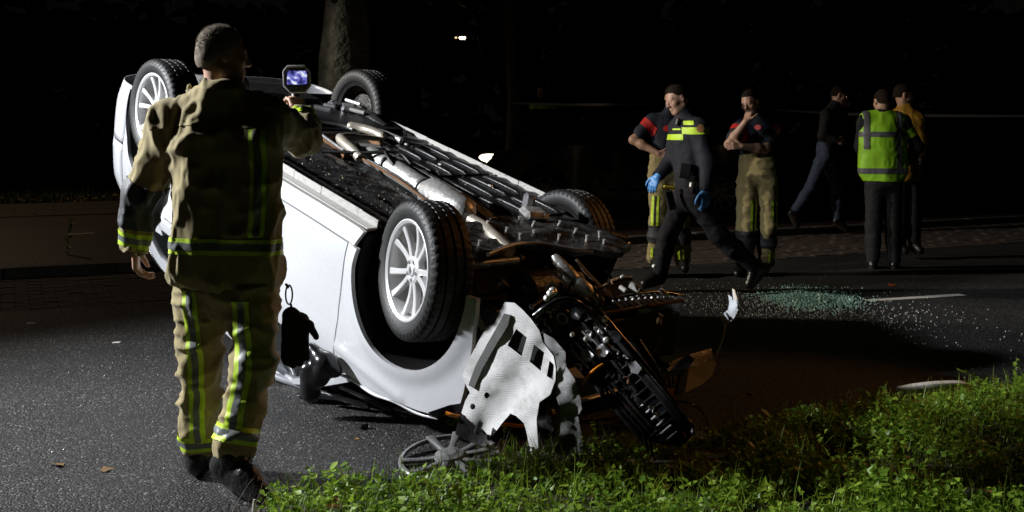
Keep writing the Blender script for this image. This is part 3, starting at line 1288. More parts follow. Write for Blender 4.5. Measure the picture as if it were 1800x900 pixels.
def make_wheel(parent, loc, rot, full=True, mt=None):
    w = empty('wheel', loc, parent)
    w.rotation_euler = rot
    mesh_obj('tyre', *TYRE, M_rub, w, sharp=30)
    m_ = MB()
    m_.lathe([(0.232, 0.082), (0.230, 0.090), (0.224, 0.0915), (0.212, 0.084), (0.207, 0.070), (0.204, 0.02), (0.195, -0.02), (0.200, -0.075), (0.226, -0.085), (0.228, -0.092)], 72)
    m_.build('rim', M_alloy if full else M_blackp, w, sharp=30)
    if full:
        for q in range(5):
            a0 = q * 2 * PI / 5 + 0.25
            for sg in (-1, 1):
                mesh_obj('spoke', *spoke_mesh(a0 + sg * 0.20, a0 + sg * 0.27, 0.030, 0.036), M_alloy, w, sharp=35)
        m_ = MB()
        m_.lathe([(0.0, 0.068), (0.022, 0.068), (0.028, 0.065), (0.030, 0.060), (0.050, 0.062), (0.062, 0.056), (0.066, 0.030), (0.06, 0.01)], 40)
        m_.build('hub', M_alloy, w, sharp=30)
        m_ = MB()
        dm = [(0.0, 0.019), (0.011, 0.0), (0.0, -0.019), (-0.011, 0.0)]
        Mx = Matrix.Translation((0, 0.068, 0)) @ Matrix.Rotation(-PI / 2, 4, 'X')
        m_.prism(dm, Mx, 0.003)
        m_.prism([(x * 0.5, y * 0.5) for x, y in dm], Mx, 0.0045)
        m_.build('emblem', M_steel, w, smooth=False)
        for q in range(5):
            a0 = q * 2 * PI / 5 + 0.25
            m_ = MB()
            m_.tube([(0.043 * math.cos(a0), 0.05, 0.043 * math.sin(a0)), (0.043 * math.cos(a0), 0.066, 0.043 * math.sin(a0))], 0.0085, 6)
            m_.build('wheel_bolt', M_steel, w)
    m_ = MB()
    m_.lathe([(0.03, 0.02), (0.075, 0.02), (0.078, 0.012), (0.14, 0.012), (0.14, -0.012), (0.06, -0.012), (0.06, -0.05), (0.0, -0.05)], 48)
    m_.build('brake_disc', M_disc if full else M_under, w, sharp=30)
    m_ = MB()
    m_.box((0.115, 0.0, 0.045), (0.07, 0.09, 0.13), Matrix.Rotation(0.35, 3, 'Y'), ch=0.015)
    m_.build('brake_caliper', M_steel if full else M_under, w)
    return w


STEER = math.radians(15)
make_wheel(car, (0, 0.775, 0), (0, 0.3, STEER))
make_wheel(car, (-WB, 0.775, 0), (0, 0.75, 0))
make_wheel(car, (-0.42, -0.68, 0.16), (0.06, 0.2, PI + STEER * 0.3), full=False)
make_wheel(car, (-WB + 0.02, -0.745, 0), (0, 0.2, PI), full=False)

# ---------------------------------------------------------------- underside (faces the sky: smaller z is higher)
def cbox(name, c, d, m, rot=None, ch=0.01, parent=None):
    return MB().box(c, d, rot, ch).build(name, m, parent or car, smooth=False)


def pipe(name, pts, r, m, n=12, sub=6, parent=None):
    return MB().tube(spline(pts, sub) if len(pts) > 2 else pts, r, n).build(name, m, parent or car, sharp=60)


def pan_fn(a, b):
    x, y = -2.42 + 2.1 * a, -0.70 + 1.40 * b
    z = -0.028 + 0.005 * math.sin(x * 23) * math.sin(y * 19) + 0.004 * math.sin(x * 47 + y * 31)
    if y > 0.22:
        for q in range(3):
            z -= 0.016 * math.exp(-((y - 0.32 - 0.14 * q) / 0.018) ** 2) * (0.5 + 0.5 * math.tanh(8 * math.sin(x * 7 + q)))
    z += 0.05 * math.exp(-((y - 0.07) / 0.12) ** 2) * (1 if -1.7 < x else 0.2)
    return (x, y, z)


pan = grid('floor_pan', pan_fn, 110, 80, M_under)
for sd in (1, -1):
    mS = MB()
    x = -2.27
    while x < -0.42:
        L = random.uniform(0.16, 0.4)
        L = min(L, -0.40 - x)
        mS.box((x + L / 2, sd * ((0.755 if sd > 0 else 0.705) + random.uniform(-0.002, 0.002)), (-0.064 if sd > 0 else -0.034) - random.uniform(0, 0.004)), (L, 0.007, 0.05 if sd > 0 else 0.04), ch=0.002)
        x += L
    fl_ = mS.build('sill_flange', M_seam, car, smooth=False)
    cbox('sill_underside', (-1.33, sd * (0.79 if sd > 0 else 0.75), -0.045 if sd > 0 else 0.035), (1.86, 0.055, 0.016), M_dirtyw if sd > 0 else M_seam, ch=0.004)
    cbox('sill_rail', (-1.33, sd * (0.685 if sd > 0 else 0.66), -0.05 if sd > 0 else -0.005), (1.9, 0.085, 0.035), M_under, ch=0.012)
    for q in range(9):
        cbox('jacking_clip', (-2.2 + q * 0.215 + random.uniform(-0.03, 0.03), sd * (0.742 if sd > 0 else 0.69), -0.07 if sd > 0 else -0.02), (0.025, 0.014, 0.022), random.choice((M_seam, M_blackp)), ch=0.003)

# ribbed plastic covers on the far side of the tunnel
for (xa, xb, ya, yb) in ((-1.74, -1.12, -0.15, -0.64), (-1.10, -0.42, -0.13, -0.64)):
    cov = cbox('underfloor_cover', ((xa + xb) / 2, (ya + yb) / 2, -0.028), (xb - xa, abs(ya - yb), 0.02), M_blackp, ch=0.006)
    for q in range(4):
        y = ya - 0.075 - q * 0.115
        for (s0, s1) in ((0.03, 0.52), (0.55, 0.98)):
            x0, x1 = xa + (xb - xa) * s0, xa + (xb - xa) * s1
            sh = random.uniform(-0.02, 0.02)
            m_ = MB()
            pts = [(x0 + sh, y, -0.033), (x0 + 0.03 + sh, y, -0.044), ((x0 + x1) / 2 + sh, y, -0.046), (x1 - 0.03 + sh, y, -0.044), (x1 + sh, y, -0.033)]
            m_.tube(pts, [0.010, 0.016, 0.017, 0.016, 0.008], 10, ell=0.7)
            m_.build('rib', M_blackp, cov, sharp=60)
for q in range(4):
    cbox('cover_bracket', (-1.68 + q * 0.41, -0.40 + 0.05 * (q % 2), -0.06), (0.03, 0.02, 0.012), M_bolt, ch=0.004)

# centre tunnel, exhaust and heat shields
pipe('exhaust_pipe', [(-1.52, 0.0, -0.045), (-1.2, 0.03, -0.05), (-0.86, 0.075, -0.05)], 0.058, M_alu, 18)
pipe('muffler', [(-0.88, 0.08, -0.05), (-0.84, 0.085, -0.052), (-0.82, 0.09, -0.055), (-0.5, 0.125, -0.055), (-0.47, 0.13, -0.05), (-0.43, 0.13, -0.045)], [0.055, 0.06, 0.085, 0.085, 0.07, 0.04], M_alu, 24, 1)
pipe('downpipe', [(-0.45, 0.13, -0.045), (-0.3, 0.15, -0.05), (-0.14, 0.22, -0.06), (0.0, 0.24, -0.04)], 0.032, M_pipe)
for x in (-1.3, -0.9):
    yy = 0.03 + 0.15 * (x + 1.3) / 0.9
    rr = 0.062 if x < -0.85 else 0.087
    m_ = MB()
    Mx = Matrix.Translation((x, yy * 0.8, -0.05)) @ Matrix.Rotation(-PI / 2 + 0.08, 4, 'Z')
    m_.lathe([(rr - 0.004, -0.008), (rr + 0.003, -0.008), (rr + 0.003, 0.008), (rr - 0.004, 0.008)], 28, Mx)
    m_.build('pipe_clamp', M_steel if x > -1.2 else M_blackp, car)
pipe('heat_shield_edge', [(-1.55, -0.085, -0.075), (-1.2, -0.062, -0.078), (-0.89, -0.04, -0.078), (-0.6, 0.0, -0.075), (-0.36, 0.055, -0.068)], 0.009, M_alu, 8)
pipe('heat_shield_edge', [(-1.55, -0.125, -0.068), (-1.2, -0.105, -0.07), (-0.89, -0.085, -0.07), (-0.6, -0.05, -0.07), (-0.4, -0.01, -0.065)], 0.007, M_alu, 8)


def shield_fn(a, b):
    x = -1.55 + 1.2 * a
    y0 = -0.13 + 0.14 * a * a
    y = y0 + 0.055 * b
    return (x, y, -0.066 - 0.010 * math.sin(b * PI) + 0.004 * math.sin(a * 60))


grid('heat_shield', shield_fn, 70, 6, M_alu, th=0.003)
pipe('brake_line', [(-1.5, 0.12, -0.055), (-1.1, 0.15, -0.06), (-0.8, 0.2, -0.06), (-0.4, 0.3, -0.05)], 0.008, M_rust, 8)
pipe('brake_line', [(-1.55, 0.10, -0.055), (-1.2, 0.115, -0.058), (-0.95, 0.15, -0.058), (-0.5, 0.25, -0.05)], 0.007, M_steel, 8)
m_ = MB()
m_.box((-1.56, -0.02, -0.07), (0.11, 0.17, 0.05), Matrix.Rotation(0.3, 3, 'Z'), ch=0.02)
m_.build('exhaust_bracket', M_alu, car, smooth=False)
pipe('handbrake_cable', [(-1.62, 0.28, -0.045), (-1.45, 0.12, -0.085), (-1.36, 0.02, -0.12), (-1.30, -0.05, -0.125), (-1.2, -0.06, -0.09)], 0.011, M_cable, 8)
pipe('handbrake_cable', [(-1.36, 0.02, -0.12), (-1.28, 0.06, -0.115), (-1.2, 0.07, -0.09)], 0.010, M_cable, 8)

# looped tail pipes, rusty tank well
pipe('tail_pipe', [(-2.05, -0.19, -0.075), (-1.98, -0.25, -0.08), (-1.88, -0.29, -0.08), (-1.80, -0.31, -0.07)], [0.02] + [0.03] * 17 + [0.022], M_pipe, 14)
pipe('tail_pipe', [(-1.97, -0.33, -0.07), (-1.85, -0.365, -0.075), (-1.73, -0.395, -0.07)], 0.022, M_alu, 12)
pipe('tail_pipe', [(-1.77, -0.27, -0.065), (-1.79, -0.15, -0.075), (-1.80, -0.02, -0.08), (-1.75, 0.07, -0.085), (-1.64, 0.11, -0.085), (-1.52, 0.125, -0.075), (-1.44, 0.13, -0.055)], [0.016] * 10 + [0.022] * 8 + [0.03] * 19, M_pipe, 14)
V = [(-1.94, 0.09, -0.05), (-1.94, -0.25, -0.05), (-1.66, -0.25, -0.05), (-1.60, 0.13, -0.05), (-1.90, 0.06, 0.02), (-1.90, -0.22, 0.02), (-1.7, -0.22, 0.02), (-1.65, 0.10, 0.02)]
mesh_obj('tank_well', V, [(0, 1, 5, 4), (1, 2, 6, 5), (2, 3, 7, 6), (3, 0, 4, 7), (4, 5, 6, 7)], M_rust, car, smooth=False)
pipe('well_rim', [(-1.60, 0.14, -0.053), (-1.86, 0.10, -0.055), (-1.945, 0.08, -0.057), (-1.95, 0.0, -0.057), (-1.95, -0.22, -0.055)], 0.009, M_steel, 8)
pipe('fuel_line', [(-2.28, 0.08, -0.06), (-2.22, 0.02, -0.075), (-2.14, -0.06, -0.07), (-2.06, -0.17, -0.068), (-2.0, -0.2, -0.065)], 0.012, M_steel, 8)
m_ = MB()
m_.box((-2.17, 0.03, -0.085), (0.12, 0.05, 0.025), Matrix.Rotation(-0.65, 3, 'Z'), ch=0.01)
m_.build('fuel_filter', M_alu, car, smooth=False)
m_ = MB()
m_.box((-2.25, -0.1, -0.035), (0.5, 1.1, 0.05), ch=0.03)
m_.build('fuel_tank', M_blackp, car, smooth=False)

# rear axle and suspension
pipe('rear_axle_beam', [(-2.62, 0.62, -0.02), (-2.56, 0.3, -0.03), (-2.55, -0.3, -0.03), (-2.62, -0.62, -0.02)], 0.05, M_under)
for sd in (1, -1):
    pipe('trailing_arm', [(-2.1, sd * 0.55, -0.03), (-2.35, sd * 0.58, -0.05), (-2.64, sd * 0.62, -0.02)], 0.042, M_under)
    V = [Vector((-2.5 + 0.045 * math.cos(t), sd * 0.45 + 0.045 * math.sin(t), -0.02 + 0.012 * t)) for t in [i * 0.35 for i in range(60)]]
    MB().tube(V, 0.008, 6).build('coil_spring', M_steel, car)
    pipe('damper', [(-2.75, sd * 0.55, -0.06), (-2.72, sd * 0.55, 0.05), (-2.68, sd * 0.54, 0.2)], 0.026, M_steel)
for (p0, p1, r, m__) in (((-2.42, -0.46, -0.085), (-2.33, -0.52, -0.085), 0.014, M_bolt), ((-2.62, -0.56, -0.10), (-2.5, -0.6, -0.10), 0.013, M_bolt), ((-2.46, -0.36, -0.09), (-2.52, -0.31, -0.085), 0.016, M_steel),
                         ((-2.50, -0.22, -0.075), (-2.42, -0.3, -0.075), 0.02, M_steel), ((-2.60, -0.45, -0.08), (-2.55, -0.38, -0.085), 0.022, M_steel), ((-2.8, -0.2, -0.07), (-2.82, 0.1, -0.07), 0.016, M_steel)):
    MB().tube([p0, p1], r, 8).build('suspension_link', m__, car)
cbox('suspension_bracket', (-2.5, -0.5, -0.07), (0.14, 0.10, 0.05), M_steel, Matrix.Rotation(0.5, 3, 'Z'), ch=0.015)
cbox('suspension_bracket', (-2.6, -0.05, -0.065), (0.09, 0.05, 0.06), M_steel, Matrix.Rotation(0.2, 3, 'Z'), ch=0.012)
cbox('spare_wheel_well', (-2.98, 0, 0.0), (0.5, 1.0, 0.12), M_under, ch=0.05)
pipe('rear_silencer', [(-2.95, 0.5, -0.07), (-2.93, 0.48, -0.075), (-2.9, 0.2, -0.075), (-2.9, 0.1, -0.075), (-2.9, 0.08, -0.07)], [0.05, 0.09, 0.09, 0.09, 0.05], M_alu, 16, 1)

# front subframe tray with its bolts and the broken structure ahead of it
tray = [(-0.37, 0.50), (-0.20, 0.56), (0.0, 0.47), (0.02, 0.33), (-0.03, 0.2), (-0.01, 0.05), (0.09, -0.08), (0.16, -0.22), (0.19, -0.4), (0.12, -0.55), (-0.05, -0.5), (-0.2, -0.44), (-0.36, -0.40), (-0.40, -0.1), (-0.34, 0.2)]
vs, T, bl = tri_fill(tray, (), 0.035)
V = []
for v in vs:
    z = -0.062 + 0.012 * math.sin(v.x * 21 + v.y * 9) * math.cos(v.y * 17) - 0.012 * math.exp(-((v.x + 0.12 - 0.25 * v.y * v.y) / 0.03) ** 2)
    V.append((v.x, v.y, z))
k0 = len(V)
F = [t for t in T]
L = bl[0]
for i in L:
    V.append((V[i][0], V[i][1], V[i][2] + 0.03))
for i in range(len(L)):
    F.append((L[i], L[(i + 1) % len(L)], k0 + (i + 1) % len(L), k0 + i))
mesh_obj('subframe_tray', V, F, mat('wet_subframe', (0.03, 0.03, 0.03), 0.3, bump=1.0, bscale=25, col2=(0.10, 0.095, 0.085), c2lo=0.5, c2hi=0.75, vscale=16, rvar=0.15), car)
for (x, y) in ((-0.22, 0.38), (-0.14, 0.44), (-0.06, 0.4), (-0.27, 0.15), (-0.17, 0.12), (-0.08, 0.1), (-0.3, -0.1), (-0.22, -0.12), (-0.1, -0.02), (-0.02, -0.12), (0.03, -0.28), (-0.08, -0.3), (-0.2, -0.3), (-0.3, -0.28), (0.1, -0.34), (0.0, -0.42), (-0.33, 0.33), (-0.25, 0.48)):
    m_ = MB()
    tx, ty = random.uniform(-0.01, 0.01), random.uniform(-0.01, 0.01)
    m_.tube([(x, y, -0.06), (x + tx, y + ty, -0.085), (x + tx, y + ty, -0.095)], [0.006, 0.006, 0.010], 6)
    m_.build('tray_bolt', M_bolt, car)
pipe('subframe_lip', [(0.03, 0.42, -0.055), (-0.02, 0.2, -0.065), (0.0, 0.04, -0.065), (0.10, -0.1, -0.06), (0.15, -0.2, -0.055)], 0.012, M_steel, 8)
cbox('gearbox_mount', (-0.36, -0.27, -0.075), (0.14, 0.14, 0.05), M_alu, Matrix.Rotation(0.4, 3, 'Z'), ch=0.02)
cbox('gearbox_mount', (-0.48, -0.34, -0.10), (0.08, 0.06, 0.09), M_steel, Matrix.Rotation(0.6, 3, 'Z'), ch=0.015)
pipe('steering_rod', [(-0.2, 0.62, -0.03), (-0.32, 0.4, -0.05), (-0.46, 0.6, -0.045)], 0.02, M_pipe, 10)
for sd in (1, -1):
    pipe('wishbone', [(-0.3, sd * 0.4, -0.03), (-0.1, sd * 0.52, -0.04), (0.0, sd * 0.66, -0.02)], 0.035, M_under)
    pipe('strut', [(-0.02, sd * 0.62, -0.02), (-0.05, sd * 0.57, 0.25), (-0.08, sd * 0.52, 0.5)], 0.035, M_under)
    pipe('drive_shaft', [(0.02, sd * 0.2, 0.0), (0.0, sd * 0.68, 0.0)], 0.02, M_steel)

# engine and gearbox: castings with ribs, pulleys and hoses
cbox('engine_block', (0.18, 0.02, 0.32), (0.32, 0.46, 0.34), M_under, ch=0.04)
cbox('gearbox_case', (0.10, 0.36, 0.30), (0.22, 0.22, 0.24), M_under, ch=0.06)
cbox('battery_tray', (0.28, -0.42, 0.25), (0.36, 0.34, 0.2), M_blackp, ch=0.02)
pipe('oil_sump', [(0.10, -0.15, 0.14), (0.10, 0.2, 0.14)], 0.11, M_under, 14)
for q in range(6):
    m_ = MB()
    c = Vector((0.05 + 0.06 * q, 0.30 - 0.11 * q, 0.10 + 0.04 * random.random()))
    Mx = Matrix.Translation(c) @ Matrix.Rotation(random.uniform(-0.6, 0.6), 4, 'Z') @ Matrix.Rotation(random.uniform(0.8, 1.6), 4, 'X')
    m_.lathe([(0.0, 0.02), (0.035, 0.02), (0.04, 0.014), (0.04, -0.014), (0.02, -0.02), (0, -0.02)], 20, Mx)
    m_.build('pulley', random.choice((M_steel, M_under, M_gloss)), car)
for q in range(14):
    a = Vector((random.uniform(0.0, 0.5), random.uniform(-0.5, 0.35), random.uniform(0.08, 0.2)))
    b = a + Vector((random.uniform(-0.15, 0.15), random.uniform(-0.2, 0.2), random.uniform(-0.04, 0.06)))
    c = b + Vector((random.uniform(-0.15, 0.15), random.uniform(-0.15, 0.15), random.uniform(0.0, 0.12)))
    pipe('hose', [a, b, c], random.uniform(0.008, 0.018), random.choice((M_gloss, M_gloss, M_under, M_steel, M_rust)), 8)

# road dirt and crumbs of glass lying on the upturned floor
n = 480
X, Y = rng.uniform(-2.4, 0.1, n), np.where(rng.uniform(0, 1, n) < 0.7, rng.uniform(0.2, 0.72, n), rng.uniform(-0.66, 0.72, n))
sz = rng.uniform(0.002, 0.006, n) * (1 + 1.2 * (rng.uniform(0, 1, n) > 0.94))
cv = np.array([(1, 1, 1), (-1, -1, 1), (-1, 1, -1), (1, -1, -1)], float) * 0.5
V = (rng.normal(0, 0.5, (n, 4, 3)) + cv[None]) * sz[:, None, None] + np.stack([X, Y, np.full(n, -0.040)], 1)[:, None]
T = (np.arange(n) * 4)[:, None, None] + np.array([(0, 1, 2), (0, 2, 3), (0, 3, 1), (1, 3, 2)])[None]
o = np_obj('floor_dirt', V.reshape(-1, 3), T.reshape(-1, 3), mat('dirt_crumbs', (0.22, 0.17, 0.11), 0.6, col2=(0.6, 0.6, 0.58), c2lo=0.55, c2hi=0.62, vscale=30), car, smooth=False)
o['kind'] = 'stuff'

# ---------------------------------------------------------------- torn front end (parts of the car, measured in the place, then moved into the car's frame)
DOFF = 0.0


def wl(v):
    return CAR_I @ Vector(v)


def sheet(name, outline, depth, m, holes=(), th=0.006, step=11, crumple=0.0, seed=1, parent=None):
    """a torn panel: outline given as seen from the road side, its own depth, thickness and dents"""
    vs, T, bl = tri_fill(outline, holes, step)
    P = np.array([(v.x, v.y, 0) for v in vs])
    cr = vnoise(P, 0.035, seed) * crumple + vnoise(P, 0.09, seed + 1) * crumple * 0.4
    V = [wl(at(v.x, v.y, depth(v.x, v.y) + cr[i] + DOFF)) for i, v in enumerate(vs)]
    n = len(V)
    V += [wl(at(v.x, v.y, depth(v.x, v.y) + cr[i] + th + DOFF)) for i, v in enumerate(vs)]
    F = [t[::-1] for t in T] + [tuple(n + i for i in t) for t in T]
    F = [t[::-1] for t in F]
    for L in bl:
        k = len(L)
        for i in range(k):
            F.append((L[i], L[(i + 1) % k], n + L[(i + 1) % k], n + L[i]))
    me = mesh_obj(name, V, F, m, parent or car, sharp=45)
    bm2 = bmesh.new()
    bm2.from_mesh(me.data)
    bmesh.ops.recalc_face_normals(bm2, faces=bm2.faces)
    bm2.to_mesh(me.data)
    bm2.free()
    return me


def bar(name, p, D0, q, D1, w, m, parent=None, n=6, ell=None):
    return MB().tube([wl(at(*p, D0 + DOFF)), wl(at(*q, D1 + DOFF))], w, n, ell=ell).build(name, m, parent or car, sharp=40)


def wtube(name, pts, r, m, n=8, sub=6, parent=None):
    P = [wl(at(p[0], p[1], p[2] + DOFF)) for p in pts]
    return MB().tube(spline(P, sub) if len(P) > 2 else P, r, n).build(name, m, parent or car, sharp=60)


def quilt_mat(name, col, dirt):
    """embossed fibre panel: fine diagonal weave in relief, dirt in patches"""
    m = bpy.data.materials.new(name)
    t, b = nt(m)
    tc = t.nodes.new('ShaderNodeTexCoord')
    hs = []
    for rz, ry in ((0.7, 0.4), (-0.7, 0.9)):
        mp = t.nodes.new('ShaderNodeMapping')
        mp.inputs['Rotation'].default_value = (0.3, ry, rz)
        t.links.new(tc.outputs['Object'], mp.inputs['Vector'])
        w = t.nodes.new('ShaderNodeTexWave')
        w.inputs['Scale'].default_value = 80
        w.inputs['Distortion'].default_value = 0.25
        w.inputs['Detail'].default_value = 1
        t.links.new(mp.outputs[0], w.inputs['Vector'])
        hs.append(w)
    mn = t.nodes.new('ShaderNodeMath')
    mn.operation = 'MINIMUM'
    t.links.new(hs[0].outputs['Fac'], mn.inputs[0])
    t.links.new(hs[1].outputs['Fac'], mn.inputs[1])
    bp = t.nodes.new('ShaderNodeBump')
    bp.inputs['Strength'].default_value = 0.6
    bp.inputs['Distance'].default_value = 0.0025
    t.links.new(mn.outputs[0], bp.inputs['Height'])
    t.links.new(bp.outputs[0], b.inputs['Normal'])
    n = t.nodes.new('ShaderNodeTexNoise')
    n.inputs['Scale'].default_value = 9
    n.inputs['Detail'].default_value = 8
    n.inputs['Roughness'].default_value = 0.7
    t.links.new(tc.outputs['Object'], n.inputs['Vector'])
    r = t.nodes.new('ShaderNodeValToRGB')
    r.color_ramp.elements[0].position = 0.46
    r.color_ramp.elements[0].color = (*col, 1)
    r.color_ramp.elements[1].position = 0.78
    r.color_ramp.elements[1].color = (*dirt, 1)
    t.links.new(n.outputs['Fac'], r.inputs['Fac'])
    t.links.new(r.outputs['Color'], b.inputs['Base Color'])
    b.inputs['Roughness'].default_value = 0.55
    MATS[name] = m
    return m


M_quilt = quilt_mat('white_fibre_shield', (0.72, 0.72, 0.72), (0.30, 0.29, 0.27))
M_quilt2 = quilt_mat('shaded_fibre_shield', (0.34, 0.34, 0.34), (0.10, 0.10, 0.10))  # white fibre greyed: shade of the turned-away flaps put into the colour
M_quiltd = quilt_mat('dark_fibre_shield', (0.05, 0.05, 0.045), (0.02, 0.02, 0.02))


def dW(x, y):
    """depth of the white shield: leaning, folded back to the right and at the left flange"""
    d = 4.335 - 0.0014 * (x - 815) - (y - 660) * 0.0005
    d += 0.05 * math.exp(-(((x - 905) * 0.8 + (y - 690) * 0.6) / 26) ** 2) * 0.5
    return d


w_out_ = [(887, 531), (904, 532), (917, 543), (933, 560), (948, 581), (954, 601), (973, 626), (977, 648), (976, 669), (967, 694), (948, 707), (943, 738), (946, 787), (932, 794), (926, 762), (921, 744), (907, 731), (897, 727),
          (884, 742), (866, 766), (852, 762), (830, 745), (811, 726), (818, 704), (826, 690), (820, 679), (813, 660), (820, 641), (827, 626), (841, 600), (855, 576), (870, 567), (878, 548)]
hole = lambda cx, cy, r: [(cx + r * math.cos(t * PI / 6), cy + 1.15 * r * math.sin(t * PI / 6)) for t in range(12)]
sh1 = sheet('heat_insulation_panel', w_out_, dW, M_quilt, holes=[[(907.5, 578), (926, 593), (917, 626), (892, 607)], [(938.6, 605.5), (956.7, 619.5), (950.5, 652), (931, 635.7)],
            [(966, 634), (973.5, 641), (972.5, 668), (961, 661)], hole(855.6, 695, 4.6), hole(831, 714.7, 4.6)], crumple=0.008, seed=4, step=7)
sheet('hole_blackout', [(880, 560), (930, 570), (976, 640), (974, 680), (940, 704), (890, 722), (822, 722), (835, 640)], lambda x, y: dW(x, y) + 0.022, M_cable, th=0.01, step=25)  # black sheet added so the holes of the shield read dark
sheet('panel_groove', [(886, 551), (897, 553), (893, 572), (872, 606), (848, 648), (833, 683), (823, 677), (836, 642), (860, 598), (880, 563)], lambda x, y: dW(x, y) - 0.012, M_quiltd, th=0.012, step=8, crumple=0.01, parent=sh1)
sheet('panel_flange', [(811, 727), (830, 746), (852, 763), (866, 767), (852, 786), (820, 775), (800, 763), (804, 745)], lambda x, y: dW(x, y) - 0.01, M_blackp, th=0.02, step=10, crumple=0.01)
bar('flange_post', (845, 741), 4.235, (837, 762), 4.23, 0.012, M_blackp)
sheet('torn_insulation_flap', [(955, 585), (973, 595), (994, 619), (995, 644), (1010, 666), (1019, 694), (1023, 719), (1016, 731), (1021, 760), (1024, 796), (995, 800), (973, 797), (985, 760), (985, 720), (975, 690), (979, 670), (979, 645), (975, 625), (958, 603)],
      lambda x, y: 4.10 - 0.0003 * (x - 960) - (y - 690) * 0.0005, M_quilt2, crumple=0.022, seed=9, step=9)
sheet('torn_liner', [(948, 708), (968, 694), (977, 680), (984, 715), (984, 760), (972, 797), (950, 797), (944, 740)], lambda x, y: 4.25 + 0.0005 * (x - 950), M_gloss, crumple=0.07, seed=13, step=8)
sheet('torn_insulation_flap', [(820, 531), (834, 538), (846, 560), (855, 578), (846, 582), (832, 560)], lambda x, y: 4.36 + 0.0012 * (x - 820), M_quilt2, crumple=0.03, seed=21, step=7)

DOFF = -0.35
# fan shroud and radiator frame: glossy black plastic, ribbed
def dS(x, y):
    return 4.56 - (x - 1050) * 0.0009 - (y - 640) * 0.0010


shroud = sheet('fan_shroud', [(940, 545), (960, 522), (985, 512), (1020, 522), (1060, 560), (1100, 610), (1150, 672), (1205, 735), (1222, 760), (1200, 785), (1150, 778), (1110, 755), (1075, 715), (1040, 668), (1008, 625), (985, 600), (962, 580)],
               dS, M_gloss, holes=[[(1060, 690), (1085, 680), (1130, 735), (1118, 752), (1090, 735)]], th=0.03, crumple=0.03, seed=31, step=14)
# ring boss
P = []
for k in range(19):
    t = 2 * PI * k / 18
    P.append((988 + 15 * math.cos(t) + 4 * math.sin(t), 560 + 17 * math.sin(t), dS(988, 560) - 0.02))
wtube('shroud_ring', P, 0.010, M_gloss, 8, 2, shroud)
wtube('shroud_ring', [(988 + 0.55 * (x - 988), 560 + 0.55 * (y - 560), d) for x, y, d in P], 0.006, M_steel, 8, 2, shroud)


def rib_row(x0, y0, dx, dy, n, lx, ly, w, m, dd=-0.02):
    for k in range(n):
        a = (x0 + dx * k, y0 + dy * k)
        b = (a[0] + lx, a[1] + ly)
        bar('shroud_rib', a, dS(*a) + dd, b, dS(*b) + dd, w, m, shroud, 5)


rib_row(1000, 610, 11, -8, 5, 34, 38, 0.006, M_steel)
rib_row(1024, 582, 10, -7, 4, 16, 18, 0.005, M_steel)
rib_row(1056, 596, 9, -4, 5, 38, 48, 0.006, M_gloss, -0.03)
rib_row(1040, 660, 12, 14, 9, 24, -18, 0.006, M_gloss, -0.015)
rib_row(1052, 652, 10, 13, 10, 8, 40, 0.005, M_gloss, -0.02)
rib_row(1120, 720, 10, 11, 6, 20, -17, 0.005, M_steel, -0.012)
rib_row(1084, 656, 11.5, 13.5, 9, 26, -20, 0.006, M_gloss, -0.03)
rib_row(1102, 634, 6, 5, 4, 92, 108, 0.006, M_gloss, -0.034)
rib_row(1062, 684, 7, -6, 3, 70, 78, 0.006, M_gloss, -0.028)
for (a_, b_, w_) in (((1040, 545), (1216, 752), 0.012), ((1002, 628), (1128, 772), 0.010), ((1020, 560), (1120, 690), 0.009)):
    bar('shroud_frame', a_, dS(*a_) - 0.03, b_, dS(*b_) - 0.03, w_, M_gloss, shroud, 8)
for k, (x, y, m__) in enumerate(((1030, 582, M_alu), (1044, 576, M_alu), (1057, 570, M_steel), (960, 548, M_alu), (950, 560, M_steel), (1078, 616, M_steel), (1012, 640, M_steel), (1096, 664, M_rust), (1140, 716, M_steel))):
    d_ = dS(x, y) - 0.05
    wtube('wiring_clip', [(x, y, d_), (x + 9, y + 2, d_), (x + 8, y + 9, d_ - 0.01), (x + 15, y + 14, d_), (x + 20, y + 24, d_ + 0.01)], 0.0055, m__, 6, 4, shroud)
for k, (x, y) in enumerate(((1000, 545), (1046, 610), (1070, 585), (1104, 640), (985, 596), (1020, 618))):
    d_ = dS(x, y) - 0.055
    sheet('torn_bracket', [(x, y), (x + 13, y - 6), (x + 24, y + 7), (x + 17, y + 18), (x + 5, y + 15)], lambda a, b, d_=d_, x=x: d_ - 0.0015 * (a - x), M_steel if k % 2 else M_gloss, th=0.006, step=6, crumple=0.03, seed=101 + k, parent=shroud)
wtube('hose', [(940, 555, 4.5), (960, 540, 4.48), (985, 528, 4.5), (1012, 530, 4.52), (1040, 552, 4.55), (1075, 590, 4.6), (1100, 625, 4.6)], 0.013, M_gloss)
wtube('hose', [(1010, 520, 4.75), (1050, 545, 4.7), (1090, 590, 4.66), (1140, 650, 4.62), (1190, 715, 4.6)], 0.012, M_gloss)
wtube('hose', [(1120, 600, 4.7), (1145, 640, 4.66), (1165, 680, 4.63)], 0.020, M_gloss)
wtube('hose', [(1060, 640, 4.52), (1045, 650, 4.5), (1030, 665, 4.5), (1024, 676, 4.5)], 0.006, M_orange)
wtube('hose', [(1018, 700, 4.5), (1020, 722, 4.5), (1028, 733, 4.5)], 0.007, M_rust)
